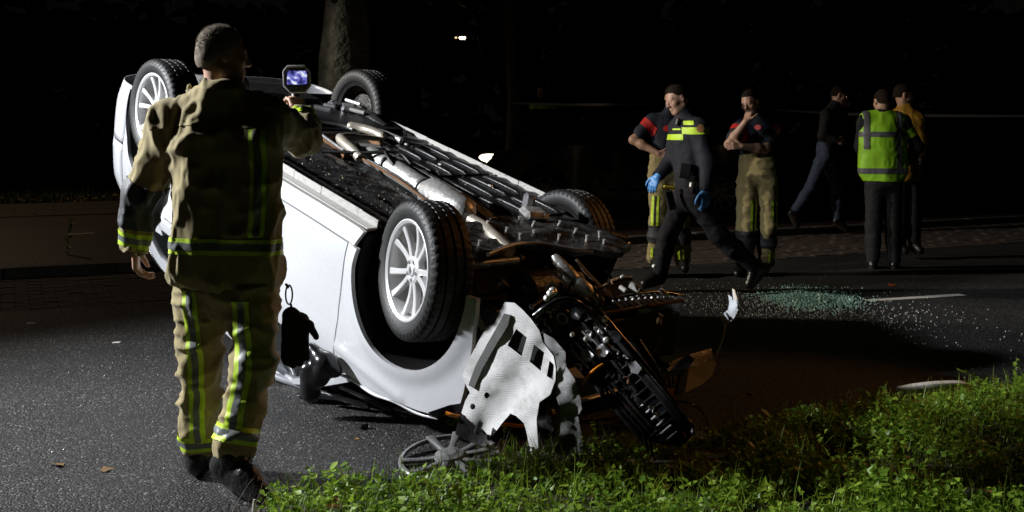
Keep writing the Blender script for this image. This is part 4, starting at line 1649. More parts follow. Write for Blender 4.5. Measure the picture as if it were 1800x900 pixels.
for (x, y, d, r) in ((968, 516, 4.6, 0.016), (972, 512, 4.62, 0.018), (961, 524, 4.58, 0.013), (1063, 561, 4.55, 0.013), (1066, 598, 4.55, 0.014), (1030, 596, 4.5, 0.010), (1006, 588, 4.48, 0.010), (985, 480, 4.8, 0.014), (1094, 487, 4.9, 0.01), (1150, 468, 5.1, 0.01)):
    m_ = MB()
    c = wl(at(x, y, d + DOFF))
    Mx = Matrix.Translation(c) @ Matrix.Rotation(random.uniform(0, 3), 4, 'X') @ Matrix.Rotation(random.uniform(0, 3), 4, 'Z')
    m_.lathe([(0.0, r), (r * 0.6, r * 0.9), (r, r * 0.4), (r, -r * 0.5), (r * 0.5, -r), (0, -r)], 12, Mx)
    m_.build('bolt_head', M_bolt, car)

# damper, strut rod, bonnet latch pieces above the shroud
def wpipe(name, pts, rs, m, n=14):
    return MB().tube([wl(at(p[0], p[1], p[2] + DOFF)) for p in pts], rs, n).build(name, m, car, sharp=40)


wpipe('loose_damper', [(974, 451, 4.86), (978, 456, 4.85), (992, 472, 4.83), (994, 475, 4.83), (1008, 494, 4.81), (1010, 496, 4.81)], [0.018, 0.024, 0.028, 0.034, 0.036, 0.02], M_alu)
wpipe('loose_damper', [(1008, 491, 4.80), (1013, 496, 4.80), (1018, 500, 4.79), (1034, 513, 4.77), (1042, 519, 4.76)], [0.016, 0.03, 0.034, 0.032, 0.012], M_alu)
wpipe('stay_rod', [(1013, 456, 4.95), (1030, 478, 4.92), (1052, 500, 4.9), (1078, 522, 4.88)], [0.007, 0.010, 0.008, 0.007], M_pipe, 8)
wtube('wiring', [(965, 476, 4.85), (982, 488, 4.84), (998, 498, 4.83), (1004, 508, 4.82)], 0.006, M_steel)
wtube('wiring', [(1040, 512, 4.78), (1048, 520, 4.77), (1053, 532, 4.76)], 0.008, M_steel)
for q in range(9):
    x = 960 + q * 12
    wtube('wiring', [(x, 505 + random.uniform(-15, 15), 4.8), (x + 12, 510 + random.uniform(-15, 15), 4.78), (x + 26, 522 + random.uniform(-12, 12), 4.8)], 0.006, random.choice((M_gloss, M_rust, M_steel)))

DOFF = -0.14
# front cross-member with its ladder of ribs
def dB(x, y):
    return 4.92 + (x - 1040) * 0.0022


cross = sheet('cross_member', [(1042, 545), (1090, 530), (1150, 522), (1198, 520), (1205, 530), (1190, 548), (1150, 560), (1100, 572), (1050, 580)], lambda x, y: dB(x, y) + 0.04, M_gloss, th=0.05, crumple=0.02, seed=41, step=12)
for k in range(11):
    a = (1078 + k * 11.2, 528 - k * 0.9)
    b = (a[0] + 15, a[1] + 13 - k * 0.2)
    bar('ladder_rib', a, dB(*a), b, dB(*b) - 0.01, 0.008, M_steel if k % 3 else M_alu, cross, 6)
wtube('beam_edge', [(1078, 525, 5.0), (1120, 517, 5.1), (1160, 514, 5.2), (1200, 520, 5.28)], 0.010, M_gloss, parent=cross)
wtube('beam_edge', [(1050, 552, 4.9), (1100, 545, 5.0), (1150, 536, 5.1), (1200, 528, 5.22)], 0.009, M_rust, parent=cross)
for (p, q, r) in (((1108, 500), (1123, 509), 0.018), ((1090, 504), (1100, 511), 0.012), ((1161, 509), (1172, 520), 0.013)):
    bar('latch_pin', p, 5.1, q, 5.08, r, M_bolt, cross, 10)
wtube('bracket', [(1075, 496, 5.05), (1090, 491, 5.06), (1110, 490, 5.08)], 0.013, M_rust, parent=cross)
sheet('radiator_support', [(1060, 565), (1120, 555), (1175, 540), (1180, 560), (1150, 590), (1100, 585), (1062, 590)], lambda x, y: 5.02 + (x - 1100) * 0.001, M_rust, th=0.02, crumple=0.03, seed=51, step=12)
sheet('radiator_core', [(1085, 575), (1195, 548), (1180, 640), (1150, 668), (1110, 625)], lambda x, y: 5.16 + (x - 1100) * 0.001, M_cable, th=0.04, step=16)
wpipe('support_stay', [(1160, 588, 4.98), (1157, 600, 4.97), (1150, 615, 4.95), (1140, 632, 4.93), (1129, 630, 4.93)], [0.016, 0.010, 0.008, 0.008, 0.005], M_rust, 8)
bar('stay_clip', (1159, 560), 5.0, (1158, 572), 4.98, 0.014, M_rust)

# front bumper shell with grille opening, headlamp bracket and wires
def dF(x, y):
    return 5.12 + (x - 1200) * 0.002 - (y - 650) * 0.0008


bump = sheet('front_bumper', [(1146, 660), (1170, 655), (1210, 647), (1252, 635), (1259, 638), (1252, 660), (1235, 675), (1205, 690), (1180, 694), (1160, 690)], dF, M_tan, th=0.012, crumple=0.012, seed=61,
             holes=[[(1160, 665), (1190, 660), (1184, 684), (1168, 684)]], step=8)
sheet('grille', [(1140, 662), (1150, 655), (1212, 648), (1204, 690), (1180, 697), (1158, 688)], lambda x, y: dF(x, y) - 0.012, mat('grille_orange', (0.30, 0.12, 0.035), 0.45), th=0.008, step=8,
      holes=[[(1158, 666), (1190, 659), (1186, 682), (1166, 684)]], parent=bump)
sheet('grille_trim', [(1198, 652), (1210, 648), (1204, 688), (1190, 691)], lambda x, y: dF(x, y) - 0.022, mat('blue_grey_trim', (0.06, 0.07, 0.10), 0.4), th=0.01, step=8, parent=bump)
for k in range(4):
    bar('grille_slat', (1161 + k * 7, 665 - k * 1.4), 5.03, (1164 + k * 6.5, 684 - k), 5.02, 0.006, M_blackp, bump)
sheet('bumper_ledge', [(1150, 652), (1190, 630), (1250, 612), (1255, 634), (1212, 646), (1170, 655)], lambda x, y: dF(x, y) + 0.16 - (y - 610) * 0.003, M_blackp, th=0.01, step=10, crumple=0.02, seed=66)
sheet('bumper_bracket', [(1158, 626), (1186, 624), (1191, 630), (1168, 638)], lambda x, y: 5.14, M_tan, th=0.03, step=8)
br = sheet('headlamp_bracket', [(1287, 508), (1291, 510), (1297, 530), (1297, 545), (1290, 560), (1279, 571), (1274, 574), (1266, 558), (1273, 550), (1280, 544), (1282, 531), (1280, 518), (1286, 522), (1289, 530)],
           lambda x, y: 5.28 - (x - 1280) * 0.005, mat('torn_grey_plastic', (0.50, 0.52, 0.55), 0.5, var=0.2, vscale=20), holes=[hole(1284, 560, 2.6)], th=0.01, crumple=0.03, seed=71, step=5)
sheet('bracket_edge', [(1287, 507), (1292, 510), (1298, 531), (1294, 534), (1291, 520)], lambda x, y: 5.275 - (x - 1280) * 0.005, M_tan, th=0.012, step=5, parent=br)
wtube('wiring', [(1275, 572, 5.28), (1272, 590, 5.28), (1265, 610, 5.27), (1255, 637, 5.25)], 0.004, M_tan, 6)
wtube('wiring', [(1180, 705, 4.75), (1210, 708, 4.75), (1232, 722, 4.75), (1243, 742, 4.74), (1244, 775, 4.74)], 0.005, M_gloss, 6)
wtube('wiring', [(1070, 745, 4.5), (1085, 770, 4.45), (1100, 790, 4.42)], 0.004, M_gloss, 6)
bar('lower_grille_lamp', (1206, 739), 4.62, (1214, 744), 4.62, 0.012, M_tan)

DOFF = 0.0
# headlamp cavity with the orange side marker
sheet('headlamp', [(752, 725), (790, 712), (815, 708), (830, 720), (812, 755), (780, 745)], lambda x, y: 4.36, M_gloss, th=0.05, step=10, crumple=0.02, seed=81)
wtube('side_marker', [(783, 726, 4.30), (800, 731, 4.30), (830, 736, 4.36), (880, 745, 4.44), (925, 750, 4.46)], 0.0085, M_orange, 8)

# folded door mirror and the broken trim below the door
Mm = MB()
m_ = Field(0.012)
c0 = [wl(at(548, 612, 4.98)), wl(at(572, 640, 4.93)), wl(at(590, 652, 4.92)), wl(at(560, 662, 4.95)), wl(at(543, 650, 4.95)), wl(at(546, 690, 4.98))]
m_.seg(c0[0], c0[1], 0.03, 0.05, k=0.03)
m_.seg(c0[1], c0[2], 0.055, 0.035, k=0.03)
m_.seg(c0[1], c0[3], 0.05, 0.045, k=0.03)
m_.seg(c0[3], c0[4], 0.05, 0.04, k=0.03)
m_.seg(c0[4], c0[5], 0.045, 0.05, k=0.02)
Vm, Qm = m_.mesh()
np_obj('door_mirror', relax(Vm, Qm, 2), Qm, M_gloss, car)
for (p, q, w_) in (((530, 695, 5.28), (600, 712, 5.25), 0.03), ((560, 690, 5.2), (650, 715, 5.1), 0.022), ((600, 680, 5.1), (690, 722, 4.95), 0.018), ((525, 700, 5.35), (575, 690, 5.3), 0.02)):
    a, b = at(*p), at(*q)
    a.z = max(a.z, w_ + 0.004)
    b.z = max(b.z, w_ + 0.004)
    MB().tube([wl(a), wl(b)], w_, 8, ell=0.5).build('broken_trim', M_gloss, car, sharp=60)
wtube('roof_rail', [(470, 596, 5.75), (500, 612, 5.7), (525, 622, 5.66), (545, 628, 5.62)], 0.03, M_white, 10)
wtube('roof_seal', [(470, 632, 5.74), (500, 650, 5.69), (525, 660, 5.65), (550, 668, 5.61)], 0.028, mat('grey_seal', (0.10, 0.11, 0.13), 0.3), 10)
wtube('roof_seal', [(470, 655, 5.72), (500, 668, 5.66), (525, 676, 5.62), (552, 686, 5.56)], 0.02, mat('grey_trim', (0.25, 0.26, 0.29), 0.3), 10)

# ================================================================ people
M_skin = mat('skin', (0.46, 0.27, 0.19), 0.5, var=0.10, vscale=30, bump=0.1, bscale=200, bdist=0.003)
M_hair = mat('short_hair', (0.022, 0.015, 0.011), 0.95, spec=0.08, var=0.5, vscale=160, bump=1.0, bscale=400, bdist=0.004)
M_hairb = mat('cropped_hair', (0.30, 0.26, 0.21), 0.9, spec=0.1, var=0.35, vscale=160, bump=1.0, bscale=400, bdist=0.004)
M_turn = mat('tan_turnout_cloth', (0.285, 0.23, 0.098), 0.85, var=0.14, vscale=11, bump=0.5, bscale=260, bdist=0.003, sheen=0.15)
M_turn2 = mat('brown_turnout_cloth', (0.014, 0.010, 0.006), 0.85, var=0.2, vscale=14, bump=0.5, bscale=260, bdist=0.003)
M_lime = mat('reflective_lime', (0.50, 0.72, 0.03), 0.55, var=0.08, vscale=30)
M_silver = mat('reflective_silver', (0.15, 0.165, 0.16), 0.4, var=0.1, vscale=40)
M_patch = mat('black_aramid_patch', (0.030, 0.032, 0.036), 0.6, bump=0.3, bscale=150)
M_boot = mat('black_leather', (0.012, 0.012, 0.012), 0.32, bump=0.6, bscale=45)
M_sole = mat('boot_sole', (0.022, 0.016, 0.012), 0.7)
M_navy = mat('navy_cloth', (0.012, 0.017, 0.034), 0.8, var=0.25, vscale=20, bump=0.3, bscale=250)
M_navy2 = mat('dark_uniform_cloth', (0.005, 0.006, 0.012), 0.8, var=0.25, vscale=20, bump=0.3, bscale=250)
M_black = mat('black_cloth', (0.007, 0.007, 0.008), 0.85, var=0.3, vscale=20)
M_jean = mat('blue_jeans', (0.05, 0.068, 0.12), 0.85, var=0.2, vscale=30)
M_hiv = mat('lime_vest', (0.30, 0.62, 0.02), 0.6, var=0.06, vscale=8)
M_yel = mat('yellow_jacket', (0.32, 0.17, 0.012), 0.65, var=0.1, vscale=8)
M_red = mat('red_patch', (0.55, 0.02, 0.015), 0.6)
M_glove = mat('blue_nitrile', (0.10, 0.32, 0.72), 0.4)
M_grey = mat('grey_tape', (0.10, 0.10, 0.11), 0.5)


def npv(v):
    return np.array(v, float)


def segc(V, a, b):
    """coordinate along a-b (metres from a), distance from the axis, length"""
    a, b = npv(a), npv(b)
    ab = b - a
    L = np.linalg.norm(ab)
    ab = ab / L
    d = V - a
    t = d @ ab
    r = np.linalg.norm(d - t[:, None] * ab, axis=1)
    return t, r, L


def garment(name, F, m, parent, org, wr=(0.006, 7.0), aniso=(1, 1, 1), patches=(), seed=1, sm=2):
    V, Q = F.mesh()
    V = relax(V, Q, sm)
    N = vnormals(V, Q)
    if wr[0]:
        P = V * np.array(aniso)
        W = P + 0.05 * np.stack([vnoise(P, 4, seed + 7), vnoise(P, 4, seed + 8), vnoise(P, 4, seed + 9)], 1)
        rdg = lambda q, sd_: np.clip(1 - 1.5 * np.abs(vnoise(W + 3.7 * sd_, q, sd_)), 0, 1) ** 2
        d = 1.15 * rdg(wr[1], seed) + 0.65 * rdg(wr[1] * 1.9, seed + 3) + 0.25 * vnoise(P, wr[1] * 0.5, seed + 4) + 0.12 * vnoise(P, wr[1] * 5, seed + 5) - 0.75
        V = V + N * (d * wr[0])[:, None]
        V = relax(V, Q, 1)
        N = vnormals(V, Q)
    o = np_obj(name, V, Q, m, parent, org)
    for (pn, fn, pm, off) in patches:
        s = fn(V, N)
        pv, pt_ = clip_mesh(V + N * off, Q, s)
        if pv is not None:
            np_obj(pn, pv, pt_, pm, parent, org)
    return o, V, Q, N


def head_frame(f, up=(0, 0, 1)):
    f = Vector(f).normalized()
    u = Vector(up)
    u = (u - f * u.dot(f)).normalized()
    s = f.cross(u)
    return f, u, s


def add_head(F, c, f, u, s, k=1.0):
    R = np.stack([npv(s), npv(f), npv(u)], 1)
    P = lambda a, b, d: npv(c + s * a * k + f * b * k + u * d * k)
    F.ell(P(0, -0.012, 0.034), npv((0.077, 0.098, 0.093)) * k, R, 0.02)
    F.ell(P(0, 0.035, -0.035), npv((0.060, 0.062, 0.085)) * k, R, 0.03)
    F.ell(P(0, 0.064, -0.097), npv((0.028, 0.024, 0.022)) * k, R, 0.03)
    F.seg(P(-0.05, -0.01, -0.06), P(-0.02, 0.06, -0.095), 0.02 * k, 0.018 * k, 0.03)
    F.seg(P(0.05, -0.01, -0.06), P(0.02, 0.06, -0.095), 0.02 * k, 0.018 * k, 0.03)
    F.ell(P(0, 0.078, 0.028), npv((0.052, 0.016, 0.014)) * k, R, 0.02)
    for q in (-1, 1):
        F.ell(P(q * 0.043, 0.062, -0.018), npv((0.022, 0.024, 0.022)) * k, R, 0.02)
        F.ell(P(q * 0.031, 0.106, 0.006), npv((0.017, 0.014, 0.010)) * k, R, 0.012, sub=True)
        F.ell(P(q * 0.031, 0.087, 0.006), npv((0.013, 0.011, 0.011)) * k, R, 0.004)
        # ear: rim, lobe
        F.ell(P(q * 0.079, -0.006, -0.002), npv((0.010, 0.018, 0.031)) * k, R, 0.008)
        F.ell(P(q * 0.086, 0.002, 0.002), npv((0.006, 0.009, 0.015)) * k, R, 0.004, sub=True)
    F.seg(P(0, 0.094, 0.016), P(0, 0.116, -0.026), 0.009 * k, 0.013 * k, 0.014)
    F.ell(P(0.012, 0.105, -0.030), npv((0.009, 0.010, 0.008)) * k, R, 0.008)
    F.ell(P(-0.012, 0.105, -0.030), npv((0.009, 0.010, 0.008)) * k, R, 0.008)
    F.ell(P(0, 0.096, -0.057), npv((0.021, 0.010, 0.006)) * k, R, 0.006)
    F.ell(P(0, 0.094, -0.070), npv((0.018, 0.010, 0.006)) * k, R, 0.006)
    F.ell(P(0, 0.110, -0.0635), npv((0.020, 0.008, 0.0022)) * k, R, 0.003, sub=True)


def add_hand(F, w, d, n, t, k=1.0, curl=0.5, gap=1.0):
    """hand: wrist w, d towards the knuckles, n out of the back of the hand, t towards the thumb side"""
    d = Vector(d).normalized()
    n = Vector(n)
    n = (n - d * n.dot(d)).normalized()
    t_ = Vector(t)
    s = n.cross(d)
    if s.dot(t_) < 0:
        s = -s
    for i, (off, ln, r) in enumerate(((0.030, 0.078, 0.0093), (0.010, 0.086, 0.0097), (-0.010, 0.079, 0.0093), (-0.029, 0.062, 0.0085))):
        kn = w + d * (0.092 - 0.004 * abs(i - 1)) * k + s * off * k
        F.seg(npv(w + d * 0.012 * k + s * off * 0.55 * k), npv(kn), 0.014 * k, 0.0115 * k, 0.012)
        p = kn
        dirv = d.copy()
        for j, fr in enumerate((0.45, 0.32, 0.23)):
            ang = curl * (0.55 + 0.35 * j)
            dirv = (d * math.cos(curl * 0.75 * (j + 1)) - n * math.sin(curl * 0.75 * (j + 1)) + s * off * 1.5 * (0.3 if j else 1) * gap).normalized()
            q = p + dirv * ln * fr * k
            F.seg(npv(p), npv(q), r * k * (1 - 0.06 * j), r * k * (0.94 - 0.08 * j), 0.004)
            p = q
    b = w + d * 0.022 * k + s * 0.024 * k
    m1 = b + (d * 0.62 + s * 0.72 - n * 0.25).normalized() * 0.045 * k
    m2 = m1 + (d * 0.85 + s * 0.35 - n * 0.35).normalized() * 0.034 * k
    m3 = m2 + (d * 0.9 + s * 0.05 - n * 0.4).normalized() * 0.026 * k
    F.seg(npv(b), npv(m1), 0.016 * k, 0.0125 * k, 0.012)
    F.seg(npv(m1), npv(m2), 0.0118 * k, 0.0105 * k, 0.005)
    F.seg(npv(m2), npv(m3), 0.0102 * k, 0.0085 * k, 0.005)


class Person:
    def __init__(s, label, D, J, front, face, up=(0, 0, 1), group=None, k=1.0):
        s.J = {}
        for n, v in J.items():
            s.J[n] = at(v[0], v[1], D + (v[2] if len(v) > 2 else 0))
        s.front = Vector((front[0], front[1], 0)).normalized()
        p = s.J['pelvis']
        s.org = (p.x, p.y, 0.0)
        s.root = empty('person', s.org)
        tag(s.root, label, 'person', group)
        s.f, s.u, s.s = head_frame(face, up)
        s.k = k

    def body(s, vox=0.007, hands=('L', 'R'), hp=None, skin=None, hair=None, hairline=None, strands=0):
        J, F = s.J, Field(vox)
        add_head(F, J['head'], s.f, s.u, s.s, s.k)
        nb = J['neck']
        F.seg(npv(J['head'] - s.u * 0.05 - s.f * 0.022), npv(nb), 0.050, 0.056, 0.03)
        F.seg(npv(nb - Vector((0, 0, 0.17))), npv(J['pelvis']), 0.14, 0.135, 0.05, s.front, 0.65)
        for q in 'LR':
            F.seg(npv(nb.lerp(J['sh' + q], 0.4) - Vector((0, 0, 0.05))), npv(J['sh' + q]), 0.055, 0.055, 0.05)
            F.seg(npv(J['sh' + q]), npv(J['el' + q]), 0.052, 0.040, 0.03)
            e, w = J['el' + q], J['wr' + q]
            F.seg(npv(e), npv(e.lerp(w, 0.35)), 0.040, 0.043, 0.03)
            F.seg(npv(e.lerp(w, 0.35)), npv(w), 0.043, 0.028, 0.03)
            if q in hands:
                h = (hp or {}).get(q, {})
                d = h.get('d', w - e)
                n_ = h.get('n', s.s if q == 'R' else -s.s)
                add_hand(F, w, d, n_, h.get('t', s.front), h.get('k', 1.0), h.get('curl', 0.5))
            F.seg(npv(J['hip' + q]), npv(J['kn' + q]), 0.078, 0.056, 0.04)
            F.seg(npv(J['kn' + q]), npv(J['an' + q]), 0.054, 0.038, 0.03)
            F.seg(npv(J['an' + q]), npv(J['toe' + q]), 0.036, 0.028, 0.02)
        V, Q = F.mesh()
        V = relax(V, Q, 1)
        np_obj('body', V, Q, skin or M_skin, s.root, s.org)
        # hair: a close cap over the skull
        H = Field(0.006)
        R = np.stack([npv(s.s), npv(s.f), npv(s.u)], 1)
        c = J['head'] + s.f * -0.012 * s.k + s.u * 0.036 * s.k
        H.ell(npv(c), npv((0.0787, 0.0998, 0.0955)) * s.k, R, 0.01)
        H.ell(npv(c - s.u * 0.05 * s.k - s.f * 0.03 * s.k), npv((0.070, 0.072, 0.07)) * s.k, R, 0.02)
        V, Q = H.mesh()
        V = relax(V, Q, 1)
        N = vnormals(V, Q)
        V = V + N * (0.0008 * vnoise(V, 90, 3) + 0.0008 * vnoise(V, 190, 4))[:, None]
        L = (V - npv(J['head'])) @ R / s.k
        hl = hairline or ([-0.12, -0.06, -0.025, 0.0, 0.03, 0.055, 0.08, 0.1], [-0.03, -0.025, 0.0, 0.028, 0.04, 0.070, 0.084, 0.088])
        sc = np.interp(L[:, 1], hl[0], hl[1]) + 0.004 * vnoise(V, 60, 8) - L[:, 2]
        pv, pt_ = clip_mesh(V, Q, sc)
        if strands:
            # cropped strands standing off the scalp
            n = strands
            tri = pt_[rng.integers(0, len(pt_), n)]
            w3 = rng.dirichlet((1, 1, 1), n)
            B = (pv[tri] * w3[:, :, None]).sum(1)
            nn = B - npv(c)
            nn /= np.linalg.norm(nn, axis=1)[:, None]
            dv = nn + rng.normal(0, 0.35, (n, 3)) + npv(s.f) * 0.25
            dv /= np.linalg.norm(dv, axis=1)[:, None]
            sv_ = np.cross(dv, rng.normal(0, 1, (n, 3)))
            sv_ /= np.linalg.norm(sv_, axis=1)[:, None]
            ln = rng.uniform(0.004, 0.009, n)[:, None] * np.clip(0.4 + ((B - npv(J['head'])) @ npv(s.u))[:, None] / 0.09, 0.3, 1.2)
            SV = np.stack([B - sv_ * 0.0006, B + sv_ * 0.0006, B + dv * ln], 1).reshape(-1, 3)
            ST = np.arange(3 * n).reshape(n, 3) + len(pv)
            pv, pt_ = np.concatenate([pv, SV]), np.concatenate([pt_, ST])
        np_obj('hair', pv, pt_, hair or M_hair, s.root, s.org)

    def top(s, m, name='jacket', add=0.03, vox=0.011, sleeve='long', patches=(), wr=(0.006, 7), hem=None, r=None, collar=True, collar_r=0.068, collar_h=0.42, extra=None, seed=1, aniso=(1, 1, 0.8), chest=(0.185, 0.175), fk=0.66):
        J, F = s.J, Field(vox)
        nb, pv = J['neck'], J['pelvis']
        bot = pv if hem is None else hem
        chc = nb.lerp(pv, 0.30)
        F.seg(npv(chc), npv(nb.lerp(bot, 0.98)), chest[0], chest[1], 0.05, s.front, fk)
        for q in 'LR':
            sh, el, wr_ = J['sh' + q], J['el' + q], J['wr' + q]
            F.seg(npv(nb - Vector((0, 0, 0.03))), npv(sh), 0.065 + add * 0.6, 0.058 + add * 0.7, 0.06)
            F.seg(npv(chc), npv(sh - Vector((0, 0, 0.03))), 0.12, 0.06 + add * 0.5, 0.06, s.front, 0.8)
            if sleeve == 'long':
                F.seg(npv(sh), npv(el), 0.054 + add, 0.045 + add, 0.035)
                F.seg(npv(el), npv(wr_), 0.045 + add, 0.032 + add * 0.9, 0.03)
            elif sleeve == 'short':
                F.seg(npv(sh), npv(sh.lerp(el, 0.62)), 0.056 + add, 0.056 + add * 0.8, 0.035)
        if collar:
            F.seg(npv(nb), npv(nb.lerp(J['head'], collar_h)), collar_r, collar_r * 0.94, 0.03)
        if sleeve == 'long':
            for q in 'LR':
                w, e = J['wr' + q], J['el' + q]
                dd_ = (w - e).normalized()
                F.seg(npv(w + dd_ * 0.012), npv(w + dd_ * 0.09), 0.030 + add * 0.55, 0.034 + add * 0.6, 0.004, sub=True)
        if extra:
            extra(F)
        if vox < 0.01:
            F.seg(npv(nb.lerp(J['head'], collar_h - 0.06)), npv(nb.lerp(J['head'], 0.9)), collar_r - 0.022, collar_r, 0.004, sub=True)
        F.cut(npv(bot) - np.array([0, 0, 0.10 if hem is None else 0.0]), (0, 0, -1))
        return garment(name, F, m, s.root, s.org, wr, aniso, patches, seed)

    def bottom(s, m, name='trousers', add=0.03, vox=0.011, patches=(), wr=(0.007, 7), flare=0.0, seed=2, aniso=(0.8, 0.8, 1.5), cuff=0.05):
        J, F = s.J, Field(vox)
        F.seg(npv(J['pelvis'] + Vector((0, 0, 0.06))), npv(J['pelvis'] - Vector((0, 0, 0.05))), 0.155 + add * 0.5, 0.165 + add * 0.5, 0.05, s.front, 0.7)
        for q in 'LR':
            h, kn, an = J['hip' + q], J['kn' + q], J['an' + q]
            F.seg(npv(h), npv(kn), 0.082 + add, 0.058 + add, 0.035)
            F.seg(npv(kn), npv(kn.lerp(an, 0.4)), 0.058 + add, 0.058 + add, 0.035)
            e_ = an.lerp(kn, cuff)
            F.seg(npv(kn.lerp(an, 0.4)), npv(e_), 0.058 + add, 0.045 + add + flare, 0.03)
        return garment(name, F, m, s.root, s.org, wr, aniso, patches, seed)

    def boots(s, m=None, vox=0.010, shaft=0.16, g=1.0):
        J = s.J
        for q in 'LR':
            F = Field(vox)
            an, toe, kn = J['an' + q], J['toe' + q], J['kn' + q]
            up = (kn - an).normalized()
            d = (toe - an)
            heel = an - up * 0.055 - d.normalized() * 0.035
            F.seg(npv(an + up * shaft), npv(an), 0.056 * g, 0.052 * g, 0.02)
            F.seg(npv(an), npv(heel), 0.05 * g, 0.040 * g, 0.02)
            F.seg(npv(heel), npv(toe), 0.040 * g, 0.036 * g, 0.02)
            F.seg(npv(an.lerp(toe, 0.45) + up * 0.005), npv(toe), 0.045 * g, 0.034 * g, 0.03)
            V, Q = F.mesh()
            V = relax(V, Q, 2)
            V[:, 2] = np.maximum(V[:, 2], 0.012 if min(heel.z, toe.z) < 0.09 else -1)
            np_obj('boot', V, Q, m or M_boot, s.root, s.org)
            F = Field(vox)
            F.seg(npv(heel - up * 0.022), npv(heel.lerp(toe, 0.45) - up * 0.018), 0.038, 0.036, 0.01)
            F.seg(npv(heel.lerp(toe, 0.45) - up * 0.018), npv(toe - up * 0.014), 0.040, 0.034, 0.01)
            V, Q = F.mesh()
            V[:, 2] = np.maximum(V[:, 2], 0.003)
            np_obj('boot_sole', V, Q, M_sole, s.root, s.org)

    def gloves(s, m, q, d=None, n=None, k=1.1, curl=0.6, vox=0.007):
        F = Field(vox)
        w, e = s.J['wr' + q], s.J['el' + q]
        d = Vector(d) if d is not None else (w - e)
        F.seg(npv(w - d.normalized() * 0.03), npv(w + d.normalized() * 0.02), 0.036, 0.034, 0.02)
        add_hand(F, w, d, n if n is not None else (s.s if q == 'R' else -s.s), s.front, k * 1.12, curl)
        V, Q = F.mesh()
        np_obj('glove', relax(V, Q, 1), Q, m, s.root, s.org)


def zpx(y, D):
    return CAM_H + (234 - y) / FPX * D


# ---------------------------------------------------------------- firefighter with the thermal camera, back to the viewer
D0 = 4.07
ff = Person('firefighter in tan turnout suit seen from behind, holding up a thermal camera', D0,
            dict(head=(391, 98), neck=(388, 170), pelvis=(402, 480), shL=(298, 218, 0.0), elL=(254, 335, 0.02), wrL=(238, 432, 0.05), shR=(478, 212, 0.03), elR=(536, 243, 0.22), wrR=(528, 205, 0.46),
                 hipL=(352, 500, 0.02), knL=(354, 650, 0.05), anL=(350, 792, 0.09), toeL=(352, 808, 0.30), hipR=(447, 500, -0.02), knR=(446, 644, -0.05), anR=(408, 803, -0.12), toeR=(466, 880, -0.20)),
            front=(0.12, 1), face=(0.86, 0.5, -0.06), k=0.93)
ff.body(0.006, hp={'L': dict(d=(0.0, 0.12, -1), n=(-1, -0.2, 0), t=(0, 1, 0), curl=0.75), 'R': dict(d=(-0.25, 0.35, 0.75), n=(0.55, -0.75, 0.0), t=(-1, 0, 0.2), curl=1.15)}, hair=M_hairb, strands=7000,
        hairline=([-0.12, -0.06, -0.025, 0.0, 0.03, 0.055, 0.08, 0.1], [-0.06, -0.055, -0.02, 0.018, 0.03, 0.066, 0.082, 0.086]))
J = ff.J


def ff_arm(q):
    def fn(V):
        t1, r1, L1 = segc(V, J['sh' + q], J['el' + q])
        t2, r2, L2 = segc(V, J['el' + q], J['wr' + q])
        d1 = np.where((t1 > -0.02) & (t1 < L1 + 0.03), r1, 1.0)
        d2 = np.where((t2 > -0.05) & (t2 < L2 + 0.08), r2, 1.0)
        return d1, d2, t1, t2, L1, L2
    return fn


def elbow_patch(V, N):
    d1, d2, t1, t2, L1, L2 = ff_arm('L')(V)
    s1 = np.maximum.reduce([d1 - 0.12, (L1 * 0.90) - t1 + 0.006 * vnoise(V, 25, 3), t1 - L1 - 0.05])
    s2 = np.maximum.reduce([d2 - 0.12, -t2 - 0.02, t2 - L2 * 0.66])
    return np.minimum(s1, s2)


def cuff(q, c0, w):
    def fn(V, N):
        d1, d2, t1, t2, L1, L2 = ff_arm(q)(V)
        return np.maximum(d2 - 0.13, np.abs(t2 - L2 * c0) - w)
    return fn


xl, xr = at(297, 300, D0).x, at(505, 300, D0).x


def hem_band(zc, w):
    def fn(V, N):
        # slightly sagging towards the right
        z = V[:, 2] - zc + 0.02 * (V[:, 0] - xl)
        return np.maximum.reduce([np.abs(z) - w, xl - V[:, 0] - 0.03 * 0, V[:, 0] - xr - 0.1])
    return fn


def back_stripe(pxc, w, y0, y1):
    xc = at(pxc, 300, D0 - 0.12).x

    def fn(V, N):
        bow = 0.014 * np.sin((V[:, 2] - 0.95) * 6)
        return np.maximum.reduce([np.abs(V[:, 0] - xc - bow) - w, V[:, 2] - zpx(y0, D0), zpx(y1, D0) - V[:, 2], (V[:, 1] - (D0 + 0.02))])
    return fn


def yoke(V, N):
    z0 = zpx(226, D0) + 0.012 * np.sin((V[:, 0] - xl) * 9)
    d1, d2, t1, t2, L1, L2 = ff_arm('R')(V)
    return np.maximum.reduce([z0 - V[:, 2], V[:, 2] - zpx(158, D0), at(272, 0, D0).x - V[:, 0], V[:, 0] - at(490, 0, D0).x, V[:, 1] - D0 - 0.03])


def ff_extra(F):
    # soft folds of the heavy coat: loose back, bunched hem, collar roll and throat tab
    F.seg(npv(at(345, 250, D0 - 0.07)), npv(at(335, 470, D0 - 0.05)), 0.075, 0.085, 0.08)
    F.seg(npv(at(455, 250, D0 - 0.07)), npv(at(462, 470, D0 - 0.05)), 0.075, 0.085, 0.08)
    F.seg(npv(at(328, 478, D0)), npv(at(480, 478, D0)), 0.04, 0.04, 0.08)
    F.seg(npv(at(352, 160, D0 - 0.05)), npv(at(410, 158, D0 - 0.05)), 0.03, 0.03, 0.03)
    F.seg(npv(at(338, 163, D0 - 0.01)), npv(at(352, 156, D0 - 0.04)), 0.016, 0.02, 0.012)
    F.seg(npv(at(334, 150, D0 + 0.0)), npv(at(333, 160, D0 + 0.0)), 0.011, 0.012, 0.006)


